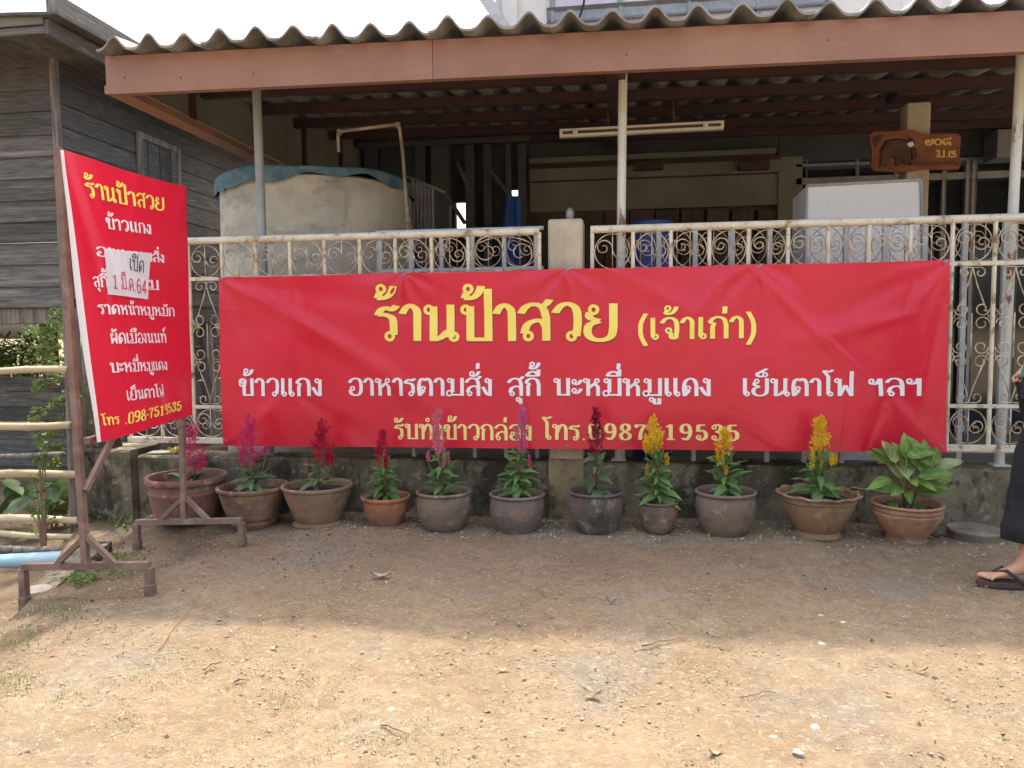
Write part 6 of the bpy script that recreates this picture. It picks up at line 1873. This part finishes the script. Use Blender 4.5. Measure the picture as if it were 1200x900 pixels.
# hair
q = MB()
for i in range(13):
    t = i / 12
    for k in range(20):
        a_ = 2 * math.pi * k / 20; rr_ = .092 * math.sin(math.pi * (t * .62 + .001)); z = 1.605 + .105 * math.cos(math.pi * t * .62)
        x = -.088 + rr_ * 1.08 * math.cos(a_); fr_ = math.cos(a_) > .35 and t > .55
        q.v.append((x - (.035 if fr_ else 0), rr_ * math.sin(a_) * .95, z - (.05 * (t - .7) * 3 if math.cos(a_) < 0 and t > .7 else 0)))
for i in range(12):
    for k in range(20):
        a_ = i * 20 + k; b_ = i * 20 + (k + 1) % 20; q.f.append((a_, a_ + 20, b_ + 20, b_)); q.m.append(0)
q.build('hair', M['hair'], ps, True)
for s_ in (-1, 1):
    MB().lathe([(.001, -.006), (.007, -.003), (.007, .003), (.001, .006)], 8).build('eye', M['ink'], ps, True, loc=(.004, s_ * .030, 1.60))
q = MB(); q.tube([(.008, -.022, 1.545), (.014, 0, 1.543), (.008, .022, 1.545)], .004, 6); q.build('mouth', M['redink'], ps, True)
# trousers
rj = random.Random(8)
q = MB()
def cloth_tube(q, rows, seg=36, wob=.006, ph=0):
    n0 = len(q.v)
    for i, (x, y, z, rx, ry) in enumerate(rows):
        for k in range(seg):
            th = 2 * math.pi * k / seg
            w_ = 1 + wob / .1 * math.sin(th * 3 + ph + i * .35) * .5 + wob / .1 * .4 * math.sin(th * 7 + i * .8 + ph)
            q.v.append((x + rx * w_ * math.cos(th), y + ry * w_ * math.sin(th), z))
    for i in range(len(rows) - 1):
        for k in range(seg):
            a_ = n0 + i * seg + k; b_ = n0 + i * seg + (k + 1) % seg; q.f.append((a_, b_, b_ + seg, a_ + seg)); q.m.append(0)
for s_, fx in ((1, .0), (-1, -.34)):
    rows = []
    for i in range(18):
        t = i / 17; z = .295 + (.93 - .295) * t
        x = (fx + .0) * (1 - t) ** 1.2 + -.085 * (1 - (1 - t) ** 1.2) + .02 * math.sin(math.pi * t)
        rows.append((x, s_ * (.082 + .008 * t), z, .092 + .030 * t, .088 + .012 * t))
    x0 = rows[0][0]
    cuff = [(x0, s_ * .082, .235, .088, .080), (x0, s_ * .082, .215, .098, .088), (x0, s_ * .082, .218, .101, .091), (x0, s_ * .082, .29, .100, .090), (x0, s_ * .082, .295, .094, .085)]
    cloth_tube(q, cuff + rows[2:], ph=s_)
cloth_tube(q, [(-.09, 0, .86, .128, .175), (-.095, 0, .92, .13, .18), (-.10, 0, 1.0, .122, .165), (-.10, 0, 1.06, .115, .15)], wob=.003)
for i_, (x_, y_, z_) in enumerate(q.v):
    f_ = .006 * math.sin(z_ * 26 + x_ * 30) * math.sin(y_ * 25 + z_ * 6) + .004 * math.sin(z_ * 60 + y_ * 40); q.v[i_] = (x_ + f_, y_ + f_, z_)
q.build('trousers', M['black'], ps, True)
q = MB(); cloth_tube(q, [(-.10, 0, .96, .142, .19), (-.10, 0, 1.03, .135, .178), (-.10, 0, 1.12, .128, .165), (-.10, 0, 1.24, .135, .165), (-.10, 0, 1.34, .115, .155), (-.10, 0, 1.40, .075, .09), (-.095, 0, 1.425, .058, .06)], wob=.006)
for s_ in (-1, 1):
    cloth_tube(q, [(-.105, s_ * .135, 1.37, .05, .05), (-.125, s_ * .175, 1.28, .062, .058), (-.148, s_ * .205, 1.14, .054, .052), (-.11, s_ * .205, 1.095, .05, .05), (-.085, s_ * .20, 1.055, .046, .046)], seg=20)
q.build('shirt', M['teal'], ps, True)
# sandals
for o_ in ps.children:                                # she leans slightly back as she steps
    for v_ in o_.data.vertices:
        if v_.co.z > .3: v_.co.x -= .04 * (v_.co.z - .3) / .7
for s_, fx, dz in ((1, .0, 0), (-1, -.34, 0)):
    sd_ = MB(); out = []
    for k in range(28):
        th = 2 * math.pi * k / 28
        x = fx + .068 + .140 * math.cos(th); w_ = .047 + .008 * math.cos(th); out.append((x, s_ * .084 + w_ * math.sin(th)))
    for z0, z1, sc in ((.000, .010, 1.0), (.010, .020, .97)):
        lo = [((x - fx - .068) * sc + fx + .068, (y - s_ * .084) * sc + s_ * .084, z0) for x, y in out]; hi = [(x, y, z1) for x, y, _ in lo]
        n0 = len(sd_.v); sd_.v += lo + hi
        for k in range(28): sd_.f.append((n0 + k, n0 + (k + 1) % 28, n0 + 28 + (k + 1) % 28, n0 + 28 + k)); sd_.m.append(0)
        sd_.f.append(tuple(n0 + 28 + k for k in range(28))); sd_.m.append(0); sd_.f.append(tuple(n0 + k for k in range(28))[::-1]); sd_.m.append(0)
    so = sd_.build('sandal', M['sandal'], ps)
    st_ = MB()
    for e_ in (-1, 1): st_.tube([(fx + .145, s_ * .072, .024), (fx + .135, s_ * .074, .058), (fx + .09, s_ * .082 + e_ * .028, .076), (fx + .03, s_ * .084 + e_ * .046, .030), (fx + .015, s_ * .084 + e_ * .044, .018)], [.005, .006, .008, .008, .006], 7)
    st_.build('strap', M['strap'], so, True)
# plastic bag hanging from the hand
hand = Matrix.Rotation(math.pi - R(4), 4, 'Z') @ Vector((-.02, .168, .95)); hand += ps.location
bg_ = empty('plastic_bag', tuple(hand), 'thin white plastic bag with a red bundle hanging from the hand of the walker', 'bag')
q = MB(); rows = []
rj = random.Random(6)
for i in range(14):
    t = i / 13; z = .05 - .30 * t
    r_ = .010 + .07 * math.sin(min(1, t * 1.15) * math.pi * .52) ** 1.3 if t < .9 else .06 * (1 - (t - .9) * 5)
    rows.append((.01 * math.sin(t * 5), 0, z, r_ * 1.0, r_ * .8))
cloth_tube(q, rows, 26, .02)
q.build('bag_body', M['bag'], bg_, True)
q = MB(); q.tube([(-.02, 0, .0), (-.015, .0, .055), (.0, 0, .075), (.015, 0, .055), (.02, 0, .0)], .004, 6); q.build('handle', M['bag'], bg_, True)
q = MB(); q.lathe([(.01, -.23), (.045, -.21), (.05, -.17), (.035, -.13), (.01, -.12)], 14, lambda th, i, a_, z: (a_ * (1 + .12 * math.sin(3 * th + i)), z)); q.build('red_bundle', M['bagred'], bg_, True)
